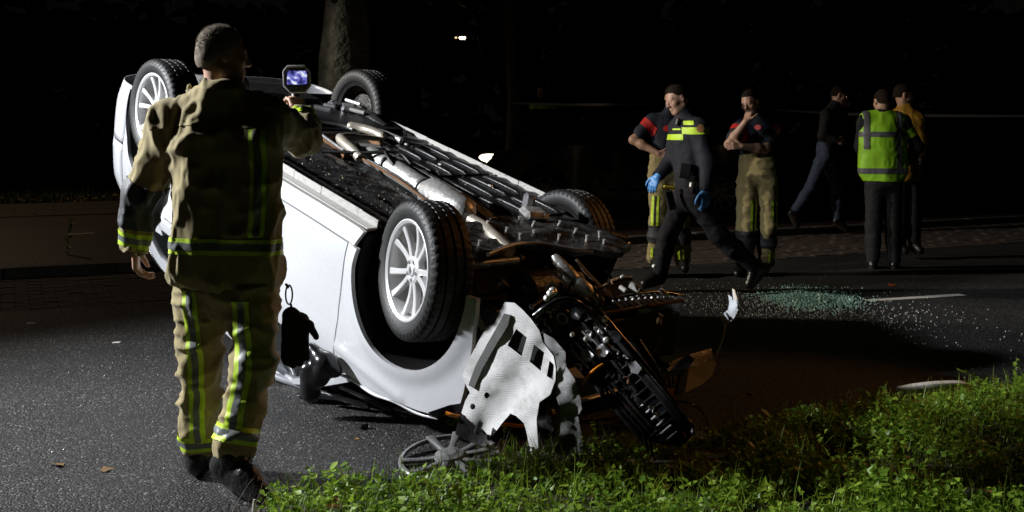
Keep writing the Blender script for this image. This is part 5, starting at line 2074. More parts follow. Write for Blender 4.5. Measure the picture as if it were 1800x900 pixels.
HB, HS = 0.0, 0.0
ff.top(M_turn, 'turnout_jacket', add=0.030, vox=0.0085, wr=(0.017, 9.5), hem=at(404, 505, D0), extra=ff_extra, aniso=(1.25, 1, 0.62), seed=12, collar_r=0.086, collar_h=0.22, chest=(0.175, 0.185), fk=0.72, patches=[
    ('yoke', yoke, M_turn, 0.004),
    ('elbow_patch', elbow_patch, M_patch, 0.004),
    ('reflective_strip', cuff('L', 0.86, 0.030), M_lime, 0.004), ('silver_tape', cuff('L', 0.86, 0.012), M_silver, 0.0055),
    ('reflective_strip', cuff('R', 0.75, 0.055), M_lime, 0.004), ('silver_tape', cuff('R', 0.75, 0.020), M_silver, 0.0055),
    ('reflective_strip', hem_band(zpx(426, D0), 0.031), M_lime, 0.004), ('silver_tape', hem_band(zpx(426, D0), 0.014), M_silver, 0.0055),
    ('reflective_strip', back_stripe(449, 0.030, 228, 411), M_lime, 0.004), ('silver_tape', back_stripe(449, 0.013, 229, 410), M_silver, 0.0055)])


def leg_stripe(q, w, off0, off1, z0, z1):
    def fn(V, N):
        a, b, c = J['hip' + q], J['kn' + q], J['an' + q]
        zz = V[:, 2]
        ax = np.where(zz > b.z, b.x + (a.x - b.x) * (zz - b.z) / (a.z - b.z), b.x + (c.x - b.x) * (b.z - zz) / (b.z - c.z))
        ay = np.where(zz > b.z, b.y + (a.y - b.y) * (zz - b.z) / (a.z - b.z), b.y + (c.y - b.y) * (b.z - zz) / (b.z - c.z))
        off = off0 + (off1 - off0) * (a.z - zz) / (a.z - c.z)
        mid = 0.5 * (J['knL'].x + J['knR'].x)
        sep = (V[:, 0] - mid) if q == 'L' else (mid - V[:, 0])
        return np.maximum.reduce([np.abs(V[:, 0] - ax - off) - w, zz - z1, z0 - zz, V[:, 1] - ay, sep - 0.012])
    return fn


def leg_band(q, t0, w):
    def fn(V, N):
        t, r, L = segc(V, J['kn' + q], J['an' + q])
        return np.maximum(np.abs(t - L * t0) - w, r - 0.125)
    return fn


ff.bottom(M_turn, 'turnout_trousers', add=0.024, vox=0.0085, wr=(0.015, 10), flare=0.014, cuff=0.16, seed=6, aniso=(0.75, 0.75, 1.6), patches=[
    ('reflective_strip', leg_stripe('L', 0.030, -0.012, 0.02, zpx(780, D0), zpx(505, D0)), M_lime, 0.004), ('silver_tape', leg_stripe('L', 0.012, -0.012, 0.02, zpx(779, D0), zpx(506, D0)), M_silver, 0.0055),
    ('reflective_strip', leg_stripe('R', 0.034, -0.03, -0.005, zpx(752, D0), zpx(520, D0)), M_lime, 0.004), ('silver_tape', leg_stripe('R', 0.013, -0.03, -0.005, zpx(751, D0), zpx(521, D0)), M_silver, 0.0055),
    ('reflective_strip', leg_band('L', 0.84, 0.030), M_lime, 0.005), ('silver_tape', leg_band('L', 0.84, 0.012), M_silver, 0.0065),
    ('reflective_strip', leg_band('R', 0.74, 0.032), M_lime, 0.005), ('silver_tape', leg_band('R', 0.74, 0.013), M_silver, 0.0065)])
ff.boots(vox=0.009, g=1.22)

# thigh pocket bulge is part of the cloth; the gloves on their clip hang free
gl = empty('work_gloves', (at(525, 590, 4.0).x, 4.0, at(525, 640, 4.0).z))
tag(gl, 'pair of black work gloves on a carabiner at the firefighter\'s hip', 'gloves')
F = Field(0.007)
g = lambda x, y, d=0: npv(at(x, y, 4.0 + d))
F.seg(g(512, 555), g(512, 625), 0.035, 0.042, 0.02, (0, 1, 0), 0.6)
F.seg(g(530, 562, 0.02), g(528, 622, 0.02), 0.03, 0.036, 0.02, (0, 1, 0), 0.6)
for (x, y, x2, y2, r) in ((505, 610, 503, 636, 0.014), (515, 615, 515, 643, 0.014), (526, 610, 528, 640, 0.013), (537, 600, 540, 630, 0.013)):
    F.seg(g(x, y), g(x2, y2), r, r * 0.85, 0.01)
F.seg(g(528, 562), g(545, 572), 0.016, 0.017, 0.012)
F.seg(g(545, 572), g(556, 592), 0.017, 0.013, 0.008)
V, Q = F.mesh()
V = V + vnormals(V, Q) * (0.003 * vnoise(V, 40, 2))[:, None]
np_obj('gloves', V, Q, M_black, gl, gl.location)
mm = MB()
ring = [at(508 + 6 * math.cos(t * PI / 8), 518 + 17 * math.sin(t * PI / 8), 4.0) for t in range(17)]
mm.tube(ring, 0.0035, 6, cap=False)
mm.build('carabiner', M_steel, gl, org=gl.location)
mm = MB()
mm.tube([at(511, 534, 4.0), at(513, 545, 4.0), at(514, 556, 4.0)], 0.005, 6)
mm.tube([at(503, 500, 4.02), at(506, 505, 4.0), at(507, 503, 4.0)], 0.006, 6)
mm.build('strap', M_patch, gl, org=gl.location)

# ---------------------------------------------------------------- thermal camera in his hand
tcD = 4.60
tc = empty('thermal_camera', at(520, 165, tcD))
tag(tc, 'hand-held thermal camera with a glowing blue screen', 'camera')
oct_ = [(-23, -16), (-16, -25), (14, -25), (23, -16), (24, 8), (15, 20), (-10, 21), (-22, 9)]
cx_, cy_ = 521.5, 141.5


def cprism(name, poly, d0, d1, m, z0=0):
    m_ = MB()
    V = [at(cx_ + x, cy_ + y, d0) for x, y in poly] + [at(cx_ + x, cy_ + y, d1) for x, y in poly]
    n = len(poly)
    F = [tuple(range(n)), tuple(range(n, 2 * n))[::-1]] + [(i, n + i, n + (i + 1) % n, (i + 1) % n) for i in range(n)]
    m_.add(V, F)
    o = m_.build(name, m, tc, smooth=False, org=tc.location)
    md = o.modifiers.new('bevel', 'BEVEL')
    md.width = 0.005
    md.segments = 3
    return o


cprism('housing', oct_, tcD - 0.02, tcD + 0.09, M_blackp)
M_bez = mat('grey_bezel', (0.28, 0.28, 0.30), 0.35)
ringp = [(x * 1.0, y * 1.0) for x, y in oct_]
mm = MB()
mm.tube([at(cx_ + x, cy_ + y, tcD - 0.022) for x, y in ringp + ringp[:1]], 0.0055, 8)
mm.build('bezel', M_bez, tc, org=tc.location)
scr = bpy.data.materials.new('thermal_screen')
t_, b_ = nt(scr)
tcn = t_.nodes.new('ShaderNodeTexCoord')
nz = t_.nodes.new('ShaderNodeTexNoise')
nz.inputs['Scale'].default_value = 26
nz.inputs['Detail'].default_value = 3
nz.inputs['Distortion'].default_value = 1.5
t_.links.new(tcn.outputs['Object'], nz.inputs['Vector'])
rp = t_.nodes.new('ShaderNodeValToRGB')
rp.color_ramp.elements[0].position = 0.38
rp.color_ramp.elements[0].color = (0.01, 0.012, 0.09, 1)
rp.color_ramp.elements[1].position = 0.62
rp.color_ramp.elements[1].color = (0.85, 0.9, 1.0, 1)
e_ = rp.color_ramp.elements.new(0.5)
e_.color = (0.16, 0.17, 0.62, 1)
t_.links.new(nz.outputs['Fac'], rp.inputs['Fac'])
t_.links.new(rp.outputs['Color'], b_.inputs['Emission Color'])
b_.inputs['Emission Strength'].default_value = 1.0
b_.inputs['Base Color'].default_value = (0.01, 0.01, 0.02, 1)
V = [at(cx_ + x, cy_ + y, tcD - 0.0245) for x, y in ((-17, -17), (18, -17), (18, 7), (-17, 7))]
mm = MB()
mm.add(V, [(3, 2, 1, 0)])
mm.build('screen', scr, tc, smooth=False, org=tc.location)
for i, c in enumerate(((0.03, 0.10, 0.04), (0.06, 0.06, 0.06), (0.06, 0.06, 0.06))):
    mm = MB()
    mm.box(at(cx_ - 9 + i * 9, cy_ + 13, tcD - 0.023), (0.014, 0.006, 0.009), ch=0.002)
    mm.build('button', mat('button_%d' % i, c, 0.5), tc, org=tc.location)
mm = MB()
mm.tube([at(520, 160, tcD + 0.03), at(518, 176, tcD + 0.02), at(516, 196, tcD + 0.01)], [0.02, 0.017, 0.019], 12)
mm.build('grip', M_blackp, tc, org=tc.location)
mm = MB()
mm.tube([at(516.5, 166, tcD - 0.012), at(516, 178, tcD - 0.014)], 0.006, 8)
mm.build('trigger_guard', M_bolt, tc, org=tc.location)

# ---------------------------------------------------------------- the others in the background
def bandz(z, w, x0=-99, x1=99, y1=99):
    return lambda V, N: np.maximum.reduce([np.abs(V[:, 2] - z) - w, x0 - V[:, 0], V[:, 0] - x1, V[:, 1] - y1])


def disc(c, r, ry=None):
    c = npv(c)
    return lambda V, N: np.sqrt(((V[:, 0] - c[0]) / r) ** 2 + ((V[:, 2] - c[2]) / (ry or r)) ** 2) * r - r + np.where(N[:, 1] < 0.1, 0, 1.0)


def pbox(px0, px1, py0, py1, D, facing=0.25):
    a, b = at(px0, py0, D), at(px1, py1, D)
    return lambda V, N: np.maximum.reduce([a.x - V[:, 0], V[:, 0] - b.x, V[:, 2] - a.z, b.z - V[:, 2], (N[:, 1] - facing)])


def limb_band(P, a, b, t0, t1, r):
    def fn(V, N):
        t, rr, L = segc(V, P.J[a], P.J[b])
        return np.maximum.reduce([rr - r, t0 * L - t, t - t1 * L])
    return fn


# police officer walking to the left, blue gloves
Dp = 8.9
po = Person('police officer in dark uniform with lime chest bands and blue gloves walking left', Dp,
            dict(head=(1191, 175), neck=(1204, 208), pelvis=(1214, 328), shL=(1227, 224, -0.14), elL=(1243, 282, -0.2), wrL=(1240, 332, -0.24), shR=(1193, 222, 0.16), elR=(1180, 284, 0.2), wrR=(1157, 309, 0.1),
                 hipR=(1205, 345, 0.09), knR=(1172, 416, 0.1), anR=(1160, 481, 0.1), toeR=(1133, 499, 0.06), hipL=(1222, 348, -0.09), knL=(1263, 412, -0.1), anL=(1328, 471, -0.08), toeL=(1317, 500, -0.1)),
            front=(-1, -0.25), face=(-0.93, -0.38, -0.36), up=(-0.3, 0, 1))
po.body(0.0075, hands=())
po.top(M_navy2, 'uniform_jacket', add=0.026, vox=0.011, wr=(0.006, 9), hem=at(1214, 345, Dp), seed=31, chest=(0.175, 0.155), fk=0.78, patches=[
    ('reflective_band', pbox(1178, 1196, 236, 246, Dp, 0.5), M_lime, 0.006), ('reflective_band', pbox(1182, 1193, 226, 229, Dp, 0.5), M_lime, 0.006),
    ('reflective_band', pbox(1198, 1247, 224, 236, Dp - 0.1, 0.6), M_lime, 0.006), ('reflective_band', pbox(1201, 1216, 213, 220, Dp - 0.1, 0.6), M_lime, 0.006),
    ('badge', disc(at(1226, 226, Dp - 0.1), 0.03, 0.035), mat('badge_brown', (0.30, 0.14, 0.05), 0.6), 0.009)])
po.bottom(M_navy2, 'uniform_trousers', add=0.024, vox=0.012, wr=(0.008, 9), seed=33)
po.boots()
po.gloves(M_glove, 'L', d=(0.05, 0, -1), n=(0.5, -1, 0), k=1.05, curl=0.5)
po.gloves(M_glove, 'R', d=(-0.5, -0.1, -0.9), n=(-0.6, -0.8, 0), k=1.0, curl=0.7)
for (nm, x, y, sz, m_) in (('radio', 1191, 214, (0.03, 0.03, 0.07), M_cable), ('radio_light', 1193, 208, (0.02, 0.02, 0.02), M_red), ('belt_pouch', 1203, 300, (0.10, 0.08, 0.13), M_black), ('belt_pouch', 1224, 330, (0.09, 0.06, 0.10), M_black),
                           ('holster', 1178, 352, (0.07, 0.06, 0.17), M_black), ('stun_gun', 1176, 329, (0.10, 0.04, 0.025), mat('signal_yellow', (0.75, 0.60, 0.02), 0.5)), ('torch', 1215, 325, (0.03, 0.03, 0.05), M_bolt)):
    MB().box(at(x, y, Dp - 0.2 if x > 1195 else Dp - 0.1), sz, Matrix.Rotation(random.uniform(-0.3, 0.3), 3, 'Y'), ch=0.01).build(nm, m_, po.root, smooth=False, org=po.org)

# firefighter deep in thought, hand at his mouth
Dt = 10.05
th = Person('firefighter in navy shirt and tan trousers with a hand at his mouth', Dt,
            dict(head=(1319, 180), neck=(1329, 210), pelvis=(1330, 293), shR=(1303, 222, -0.03), elR=(1281, 254, -0.16), wrR=(1311, 213, -0.30), shL=(1357, 222, 0.06), elL=(1346, 262, -0.14), wrL=(1304, 257, -0.26),
                 hipR=(1314, 318), knR=(1311, 400, -0.05), anR=(1308, 466), toeR=(1297, 481, -0.16), hipL=(1348, 318), knL=(1349, 400, -0.05), anL=(1346, 462, 0.05), toeL=(1341, 478, -0.12)),
            front=(-0.45, -1), face=(-0.62, -0.75, -0.32), up=(-0.15, 0, 1))
th.body(0.0075, hp={'R': dict(d=(0.35, 0.2, 0.8), n=(-0.6, -0.6, 0.4), t=(0.6, -0.3, 0.3), curl=1.2, k=1.0), 'L': dict(d=(-1, -0.2, 0.05), n=(0, -1, 0.2), t=(0, 0, 1), curl=0.5)})
th.top(M_navy, 'polo_shirt', add=0.020, vox=0.011, sleeve='short', wr=(0.005, 9), seed=41, chest=(0.172, 0.15), patches=[
    ('sleeve_badge', limb_band(th, 'shL', 'elL', 0.12, 0.36, 0.12), M_red, 0.005), ('sleeve_badge', limb_band(th, 'shR', 'elR', 0.2, 0.42, 0.12), M_red, 0.005),
    ('chest_badge', disc(at(1327, 224, Dt), 0.032, 0.026), mat('badge_light_red', (0.7, 0.12, 0.12), 0.5), 0.006)])


def tan_trousers(P, D, lx, seed):
    def stripes(q, off, w, t0, t1):
        def fn(V, N):
            t, rr, L = segc(V, P.J['hip' + q], P.J['an' + q])
            ax = P.J['hip' + q].x + (P.J['an' + q].x - P.J['hip' + q].x) * t / L
            return np.maximum.reduce([rr - 0.16, np.abs(V[:, 0] - ax - off) - w, t0 * L - t, t - t1 * L, N[:, 1] + 0.15])
        return fn
    pt_ = []
    for q in 'LR':
        pt_ += [('reflective_strip', stripes(q, lx, 0.032, 0.22, 0.58), M_lime, 0.005), ('silver_tape', stripes(q, lx, 0.010, 0.22, 0.58), M_turn2, 0.0065),
                ('knee_patch', limb_band(P, 'hip' + q, 'an' + q, 0.585, 0.80, 0.15), M_patch, 0.006),
                ('reflective_strip', stripes(q, lx * 0.6, 0.030, 0.85, 0.97), M_lime, 0.005), ('silver_tape', stripes(q, lx * 0.6, 0.009, 0.85, 0.97), M_turn2, 0.0065)]
    P.bottom(M_turn, 'turnout_trousers', add=0.030, vox=0.011, wr=(0.010, 9), flare=0.01, seed=seed, patches=pt_)


tan_trousers(th, Dt, 0.045, 43)
th.boots()

# firefighter standing behind the officer, hand on hip
Da = 10.0
fa = Person('firefighter in navy shirt standing behind the police officer with hand on hip', Da,
            dict(head=(1184, 172), neck=(1176, 205), pelvis=(1172, 290), shR=(1147, 214), elR=(1113, 246, -0.02), wrR=(1158, 270, -0.14), shL=(1206, 216), elL=(1216, 262, 0.05), wrL=(1200, 300, -0.05),
                 hipR=(1160, 312), knR=(1157, 390, -0.05), anR=(1152, 455), toeR=(1150, 470, -0.18), hipL=(1190, 312), knL=(1196, 390, -0.05), anL=(1200, 458), toeL=(1204, 472, -0.18)),
            front=(0.1, -1), face=(0.2, -0.9, -0.2))
fa.body(0.008, hp={'R': dict(d=(1, -0.3, -0.25), n=(-0.2, -1, 0.2), t=(0, 0, 1), curl=0.6)}, hands=('R',))
fa.top(M_navy, 'polo_shirt', add=0.020, vox=0.012, sleeve='short', wr=(0.005, 9), seed=51, chest=(0.172, 0.15), patches=[
    ('sleeve_badge', limb_band(fa, 'shR', 'elR', 0.10, 0.40, 0.12), M_red, 0.005), ('chest_badge', disc(at(1170, 226, Da), 0.04, 0.03), M_red, 0.006)])
tan_trousers(fa, Da, -0.045, 53)
fa.boots()

# passer-by in jeans
Dj = 14.0
pj = Person('person in dark jacket and blue jeans striding between the firefighter and the vest wearer', Dj,
            dict(head=(1474, 168), neck=(1466, 188), pelvis=(1450, 268), shR=(1452, 202, -0.15), elR=(1446, 238, -0.18), wrR=(1468, 246, -0.2), shL=(1474, 202, 0.15), elL=(1482, 232, 0.18), wrL=(1484, 190, 0.1),
                 hipL=(1456, 282, 0.08), knL=(1470, 330, 0.08), anL=(1471, 386, 0.08), toeL=(1487, 402, 0.08), hipR=(1444, 282, -0.08), knR=(1424, 330, -0.08), anR=(1396, 372, -0.08), toeR=(1401, 396, -0.08)),
            front=(1, -0.2), face=(0.95, -0.1, -0.25))
pj.body(0.010)
pj.top(M_black, 'dark_jacket', add=0.024, vox=0.014, wr=(0.006, 9), seed=71, chest=(0.17, 0.16), fk=0.75)
pj.bottom(M_jean, 'jeans', add=0.014, vox=0.013, wr=(0.006, 10), seed=72)
pj.boots()
ph = MB().box(at(1487, 171, Dj + 0.05), (0.02, 0.012, 0.02), ch=0.003).build('pocket_light', emis('phone_glow', (1.0, 0.62, 0.4), 2.5), None, smooth=False, org=at(1487, 171, Dj + 0.05))
ph.location = at(1487, 171, Dj + 0.05)
tag(ph, 'tiny warm light glowing at the face of the jeans wearer', 'light')

# person in the lime safety vest, back to the viewer
Dv = 10.5
pv_ = Person('person seen from behind in a lime safety vest with grey tapes', Dv,
             dict(head=(1551, 179), neck=(1551, 201), pelvis=(1553, 308), shL=(1521, 214), elL=(1513, 258, 0.12), wrL=(1522, 288, 0.28), shR=(1586, 214), elR=(1612, 258, 0.05), wrR=(1590, 288, 0.16),
                  hipL=(1538, 325), knL=(1535, 398), anL=(1534, 458), toeL=(1533, 470, 0.18), hipR=(1569, 325), knR=(1571, 398), anR=(1572, 458), toeR=(1574, 470, 0.18)),
             front=(0, 1), face=(-0.15, 1, -0.15))
pv_.body(0.009, hands=('L', 'R'))
pv_.top(M_black, 'dark_jacket', add=0.020, vox=0.013, wr=(0.006, 9), seed=81, chest=(0.17, 0.16), patches=[('sleeve_flash', limb_band(pv_, 'shR', 'elR', 0.25, 0.55, 0.13), M_hiv, 0.005)])
pv_.bottom(M_black, 'trousers', add=0.022, vox=0.013, wr=(0.006, 9), seed=82)
pv_.boots()
F = Field(0.011)
F.seg(npv(at(1551, 228, Dv)), npv(at(1553, 318, Dv)), 0.195, 0.205, 0.05, (0, 1, 0), 0.70)
for x in (1524, 1580):
    F.seg(npv(at(1551, 205, Dv)), npv(at(x, 210, Dv)), 0.075, 0.075, 0.05)
    F.seg(npv(at(x, 212, Dv)), npv(at(x, 300, Dv)), 0.07, 0.09, 0.06)
F.seg(npv(at(1551, 200, Dv)), npv(at(1551, 170, Dv)), 0.068, 0.07, 0.01, sub=True)
F.cut(npv(at(1551, 319, Dv)), (0, 0, -1))


def vtape(px, w, y0, y1, D, slant=0.0):
    xc = at(px, 0, D).x
    return lambda V, N: np.maximum.reduce([np.abs(V[:, 0] - xc - slant * (V[:, 2] - 1.2)) - w, V[:, 2] - zpx(y0, D), zpx(y1, D) - V[:, 2]])


garment('safety_vest', F, M_hiv, pv_.root, pv_.org, (0.008, 7), (1, 1, 0.7), [
    ('grey_tape', bandz(zpx(236, Dv), 0.026), M_grey, 0.005), ('grey_tape', bandz(zpx(300, Dv), 0.028), M_grey, 0.005),
    ('grey_tape', vtape(1519, 0.024, 196, 262, Dv), M_grey, 0.0065), ('grey_tape', vtape(1573, 0.026, 196, 300, Dv, 0.02), M_grey, 0.0065)], 83)

# man in the yellow jacket turned right
Dy = 11.3
py_ = Person('person in yellow jacket looking right, partly hidden by the vest wearer', Dy,
             dict(head=(1588, 168), neck=(1590, 194), pelvis=(1594, 288), shL=(1572, 208, 0.1), elL=(1580, 250, 0.2), wrL=(1600, 275, 0.2), shR=(1611, 210, -0.06), elR=(1618, 252, -0.06), wrR=(1612, 290, -0.08),
                  hipL=(1584, 305), knL=(1583, 370), anL=(1582, 428), toeL=(1592, 440, -0.05), hipR=(1604, 305), knR=(1606, 370), anR=(1607, 428), toeR=(1618, 440, -0.08)),
             front=(0.7, -0.6), face=(0.97, -0.12, -0.1))
py_.body(0.009)
py_.top(M_yel, 'yellow_jacket', add=0.03, vox=0.012, wr=(0.009, 8), hem=at(1594, 318, Dy), seed=91, chest=(0.175, 0.18), fk=0.75, patches=[
    ('reflective_band', pbox(1560, 1640, 278, 288, Dy, 0.9), M_silver, 0.005)])
py_.bottom(M_black, 'trousers', add=0.022, vox=0.014, seed=92)
py_.boots()

# dim figure beyond the parked car
Dz = 18.9
pz = Person('dim figure with a yellowish collar standing beyond the parked black car', Dz,
            dict(head=(952, 161), neck=(955, 177), pelvis=(957, 240), shL=(972, 188), elL=(975, 212), wrL=(970, 232), shR=(940, 188), elR=(936, 212), wrR=(940, 232),
                 hipL=(964, 250), knL=(964, 295), anL=(964, 335), toeL=(963, 342, -0.15), hipR=(950, 250), knR=(950, 295), anR=(950, 335), toeR=(948, 342, -0.15)),
            front=(-0.3, -1), face=(-0.4, -0.9, -0.1))
pz.body(0.012, hands=())
pz.top(M_black, 'dark_jacket', add=0.026, vox=0.016, seed=95, patches=[('yellow_collar', bandz(zpx(187, Dz), 0.05), M_lime, 0.006)])
pz.bottom(M_black, 'trousers', add=0.022, vox=0.016, seed=96)
pz.boots(vox=0.014)
pz.gloves(M_black, 'L', vox=0.012)
pz.gloves(M_black, 'R', vox=0.012)

# ---------------------------------------------------------------- black parked car behind
sv = empty('parked_car', (at(1100, 0, 16.9).x, 16.9, 0.085))
tag(sv, 'black parked car with one lit headlamp behind the overturned car', 'car')
M_blk = mat('black_car_paint', (0.006, 0.006, 0.007), 0.18, coat=0.8, var=0.1, vscale=2)
X0 = sv.location.x


def sx(px):
    return (px - 900) / FPX * 16.0 - X0


prof = [(sx(846), 0.42), (sx(850), 0.78), (sx(868), 0.98), (sx(905), 1.06), (sx(990), 1.14), (sx(1330), 1.14), (sx(1350), 1.05), (sx(1356), 0.5), (sx(1340), 0.28),
        (sx(1312), 0.26)] + [(sx(1266) + 0.42 * math.cos(math.radians(a)), 0.36 + 0.42 * math.sin(math.radians(a))) for a in range(-10, 200, 15)] + \
       [(sx(1226), 0.22), (sx(1000), 0.22)] + [(sx(955) + 0.42 * math.cos(math.radians(a)), 0.36 + 0.42 * math.sin(math.radians(a))) for a in range(-10, 200, 15)] + [(sx(908), 0.26), (sx(865), 0.28)]
Rx = Matrix(((1, 0, 0, 0), (0, 0, 1, 0), (0, 1, 0, 0), (0, 0, 0, 1)))


def extr(name, poly, y0, y1, m, bev, parent, taper=0.0, zt=0.0):
    n = len(poly)
    V = []
    for (y, sg) in ((y0, -1), (y1, 1)):
        for (x, z) in poly:
            V.append((x, y - sg * max(0, z - zt) * taper, z))
    F = [tuple(range(n)), tuple(range(n, 2 * n))[::-1]] + [(i, n + i, n + (i + 1) % n, (i + 1) % n) for i in range(n)]
    o = mesh_obj(name, V, F, m, parent, smooth=True, sharp=35)
    bm2 = bmesh.new()
    bm2.from_mesh(o.data)
    bmesh.ops.recalc_face_normals(bm2, faces=bm2.faces)
    bm2.to_mesh(o.data)
    bm2.free()
    if bev:
        md = o.modifiers.new('bevel', 'BEVEL')
        md.width = bev
        md.segments = 3
        md.angle_limit = math.radians(40)
    return o


extr('body', prof, -0.9, 0.9, M_blk, 0.05, sv)
cab = [(sx(985), 1.12), (sx(1062), 1.58), (sx(1090), 1.66), (sx(1200), 1.70), (sx(1310), 1.62), (sx(1348), 1.13)]
extr('cabin', cab, -0.86, 0.86, M_blk, 0.05, sv, 0.25, 1.12)
for poly in ([(sx(1005), 1.17), (sx(1066), 1.54), (sx(1130), 1.60), (sx(1130), 1.17)], [(sx(1140), 1.17), (sx(1140), 1.60), (sx(1225), 1.60), (sx(1232), 1.17)], [(sx(1242), 1.17), (sx(1235), 1.60), (sx(1295), 1.56), (sx(1322), 1.17)]):
    for sg in (-1, 1):
        V = [(x, sg * (0.865 - (z - 1.12) * 0.25), z) for x, z in poly]
        mesh_obj('side_window', V, [(0, 1, 2, 3) if sg > 0 else (3, 2, 1, 0)], M_glass, sv, smooth=False)
for x0 in (1132, 1236):
    MB().box((sx(x0), -0.902, 0.7), (0.008, 0.004, 0.75)).build('door_gap', M_cable, sv, smooth=False)
F = Field(0.02)
F.seg((sx(1018), -0.93, 1.20), (sx(1018), -1.06, 1.24), 0.03, 0.07, 0.04)
F.seg((sx(1026), -1.0, 1.25), (sx(1030), -1.1, 1.25), 0.07, 0.07, 0.04)
V, Q = F.mesh()
np_obj('door_mirror', relax(V, Q, 2), Q, M_blk, sv)
MB().box((sx(1035), -1.08, 1.18), (0.16, 0.05, 0.012), ch=0.004).build('mirror_trim', M_steel, sv)
F = Field(0.012)
F.ell((sx(868), -0.80, 0.90), (0.24, 0.10, 0.075), np.array(Matrix.Rotation(0.12, 3, 'Y')), 0.01)
V, Q = F.mesh()
np_obj('headlamp', relax(V, Q, 2), Q, emis('headlamp_glow', (1.0, 0.90, 0.66), 4.0, (0.6, 0.6, 0.6)), sv)
F = Field(0.012)
F.ell((sx(868), 0.80, 0.90), (0.24, 0.10, 0.075), np.array(Matrix.Rotation(0.12, 3, 'Y')), 0.01)
V, Q = F.mesh()
np_obj('headlamp', relax(V, Q, 2), Q, mat('headlamp_glass', (0.3, 0.3, 0.3), 0.1), sv)
for (x0, y) in ((955, -0.80), (1266, -0.80), (955, 0.80), (1266, 0.80)):
    w = make_wheel(sv, (sx(x0), y, 0.36), (0, 0.4, PI if y < 0 else 0))
    w.scale = (1.13, 1.1, 1.13)
MB().box((sx(848), -0.1, 0.62), (0.03, 1.1, 0.2), ch=0.01).build('grille', M_blackp, sv)
MB().box((sx(1160), -0.905, 0.42), (1.6, 0.02, 0.05), ch=0.006).build('side_trim', M_blackp, sv)

# ---------------------------------------------------------------- trees
M_bark = mat('tree_bark', (0.07, 0.068, 0.055), 0.95, var=0.45, vscale=7, bump=1.0, bscale=14, bdist=0.06)
M_bark2 = mat('smooth_bark', (0.10, 0.075, 0.05), 0.9, var=0.3, vscale=9, bump=0.6, bscale=30)
M_tleaf = leaf_mat('tree_leaf', (0.02, 0.05, 0.012), (0.06, 0.10, 0.02), 0.25)


def tree(label, base, r0, lean, seed, h=8.0, bark=None, bulge=()):
    rr = random.Random(seed)
    root = empty('roadside_tree', base)
    tag(root, label, 'tree', 'trees along the street')
    n = 26
    V, F = [], []
    H = h * 0.62
    K = 22
    for i in range(K + 1):
        t = i / K
        z = H * t - 0.03
        c = Vector((lean[0] * t * H + 0.03 * math.sin(z * 1.7 + seed), lean[1] * t * H, z))
        r = r0 * (1 - 0.42 * t) * (1 + 0.55 * math.exp(-z / 0.22))
        for (bz, ba, bw) in bulge:
            r *= 1 + ba * math.exp(-((z - bz) / bw) ** 2)
        for k in range(n):
            a = 2 * PI * k / n
            q = 1 + 0.06 * math.sin(3 * a + z * 1.3 + seed) + 0.04 * math.sin(7 * a - z * 2.1) + 0.03 * rr.uniform(-1, 1)
            V.append(c + Vector((math.cos(a) * r * q, math.sin(a) * r * q, 0)))
    for i in range(K):
        for k in range(n):
            F.append((i * n + k, i * n + (k + 1) % n, (i + 1) * n + (k + 1) % n, (i + 1) * n + k))
    top = V[-n:]
    tc_ = sum(top, Vector()) / n
    mesh_obj('trunk', V, F, bark or M_bark, root, sharp=0)
    tips = []
    for q in range(7):
        a = q * 0.9 + rr.uniform(0, 0.4)
        s0 = Vector((lean[0] * H * 0.8, lean[1] * H * 0.8, H * (0.66 + 0.045 * q)))
        e = s0 + Vector((math.cos(a) * h * 0.22, math.sin(a) * h * 0.22, h * (0.16 + 0.05 * rr.random())))
        mid = s0.lerp(e, 0.5) + Vector((0, 0, -0.15))
        MB().tube(spline([s0, mid, e], 5), [r0 * 0.33 * (1 - 0.8 * j / 10) for j in range(11)], 8).build('limb', bark or M_bark, root, sharp=0)
        tips += [mid, e]
    nl = 2600
    cs = np.array([tuple(p) for p in tips] + [tuple(tc_ + Vector((0, 0, 0.6)))])
    idx = rng.integers(0, len(cs), nl)
    P = cs[idx] + rng.normal(0, h * 0.075, (nl, 3))
    o = foliage_obj('crown', [leaves(P, rng.uniform(0, 6.28, nl), rng.normal(-0.2, 0.5, nl), rng.uniform(0.10, 0.2, nl), rng.normal(0, 0.5, nl), 0, rng.uniform(0, 1, nl))], M_tleaf, root)
    return root


def tbase(px, D):
    p = at(px, 234, D)
    return (p.x, p.y, 0.08)


tree('thick grey-green tree trunk rising behind the raised rear wheel', tbase(601, 12.5), 0.33, (0.004, 0.0), 3, 9, mat('brightened_bark', (0.17, 0.172, 0.135), 0.95, var=0.5, vscale=7, bump=1.0, bscale=14, bdist=0.06), ((2.35, 0.10, 0.35), (3.3, -0.08, 0.5)))  # bark colour raised to stand in for light on this trunk
tree('slender pale tree trunk above the parked black car', tbase(899, 18.2), 0.135, (0.0, 0.0), 5, 8.5, M_bark2)
tree('dark tree trunk behind the yellow jacket wearer', tbase(1553, 18.5), 0.36, (0.003, 0), 8, 9.5, M_bark)

# the dark wood that closes the view
n = 9000
X = rng.uniform(-75, 75, n)
Y = 62 + rng.normal(0, 3, n)
top = 9.5 + 4.0 * vnoise(np.stack([X, X * 0, X * 0], 1), 0.12, 4) + 2.0 * vnoise(np.stack([X, X * 0, X * 0], 1), 0.4, 6)
P = np.stack([X, Y, rng.uniform(0, 1, n) ** 0.8 * top], 1)
o = foliage_obj('far_wood', [leaves(P, rng.uniform(0, 6.28, n), rng.normal(0, 0.7, n), rng.uniform(1.2, 2.6, n), rng.normal(0, 0.7, n), 0, rng.uniform(0, 0.6, n))], M_tleaf)
tag(o, 'dark mass of trees far behind the street', 'trees', kind='stuff')

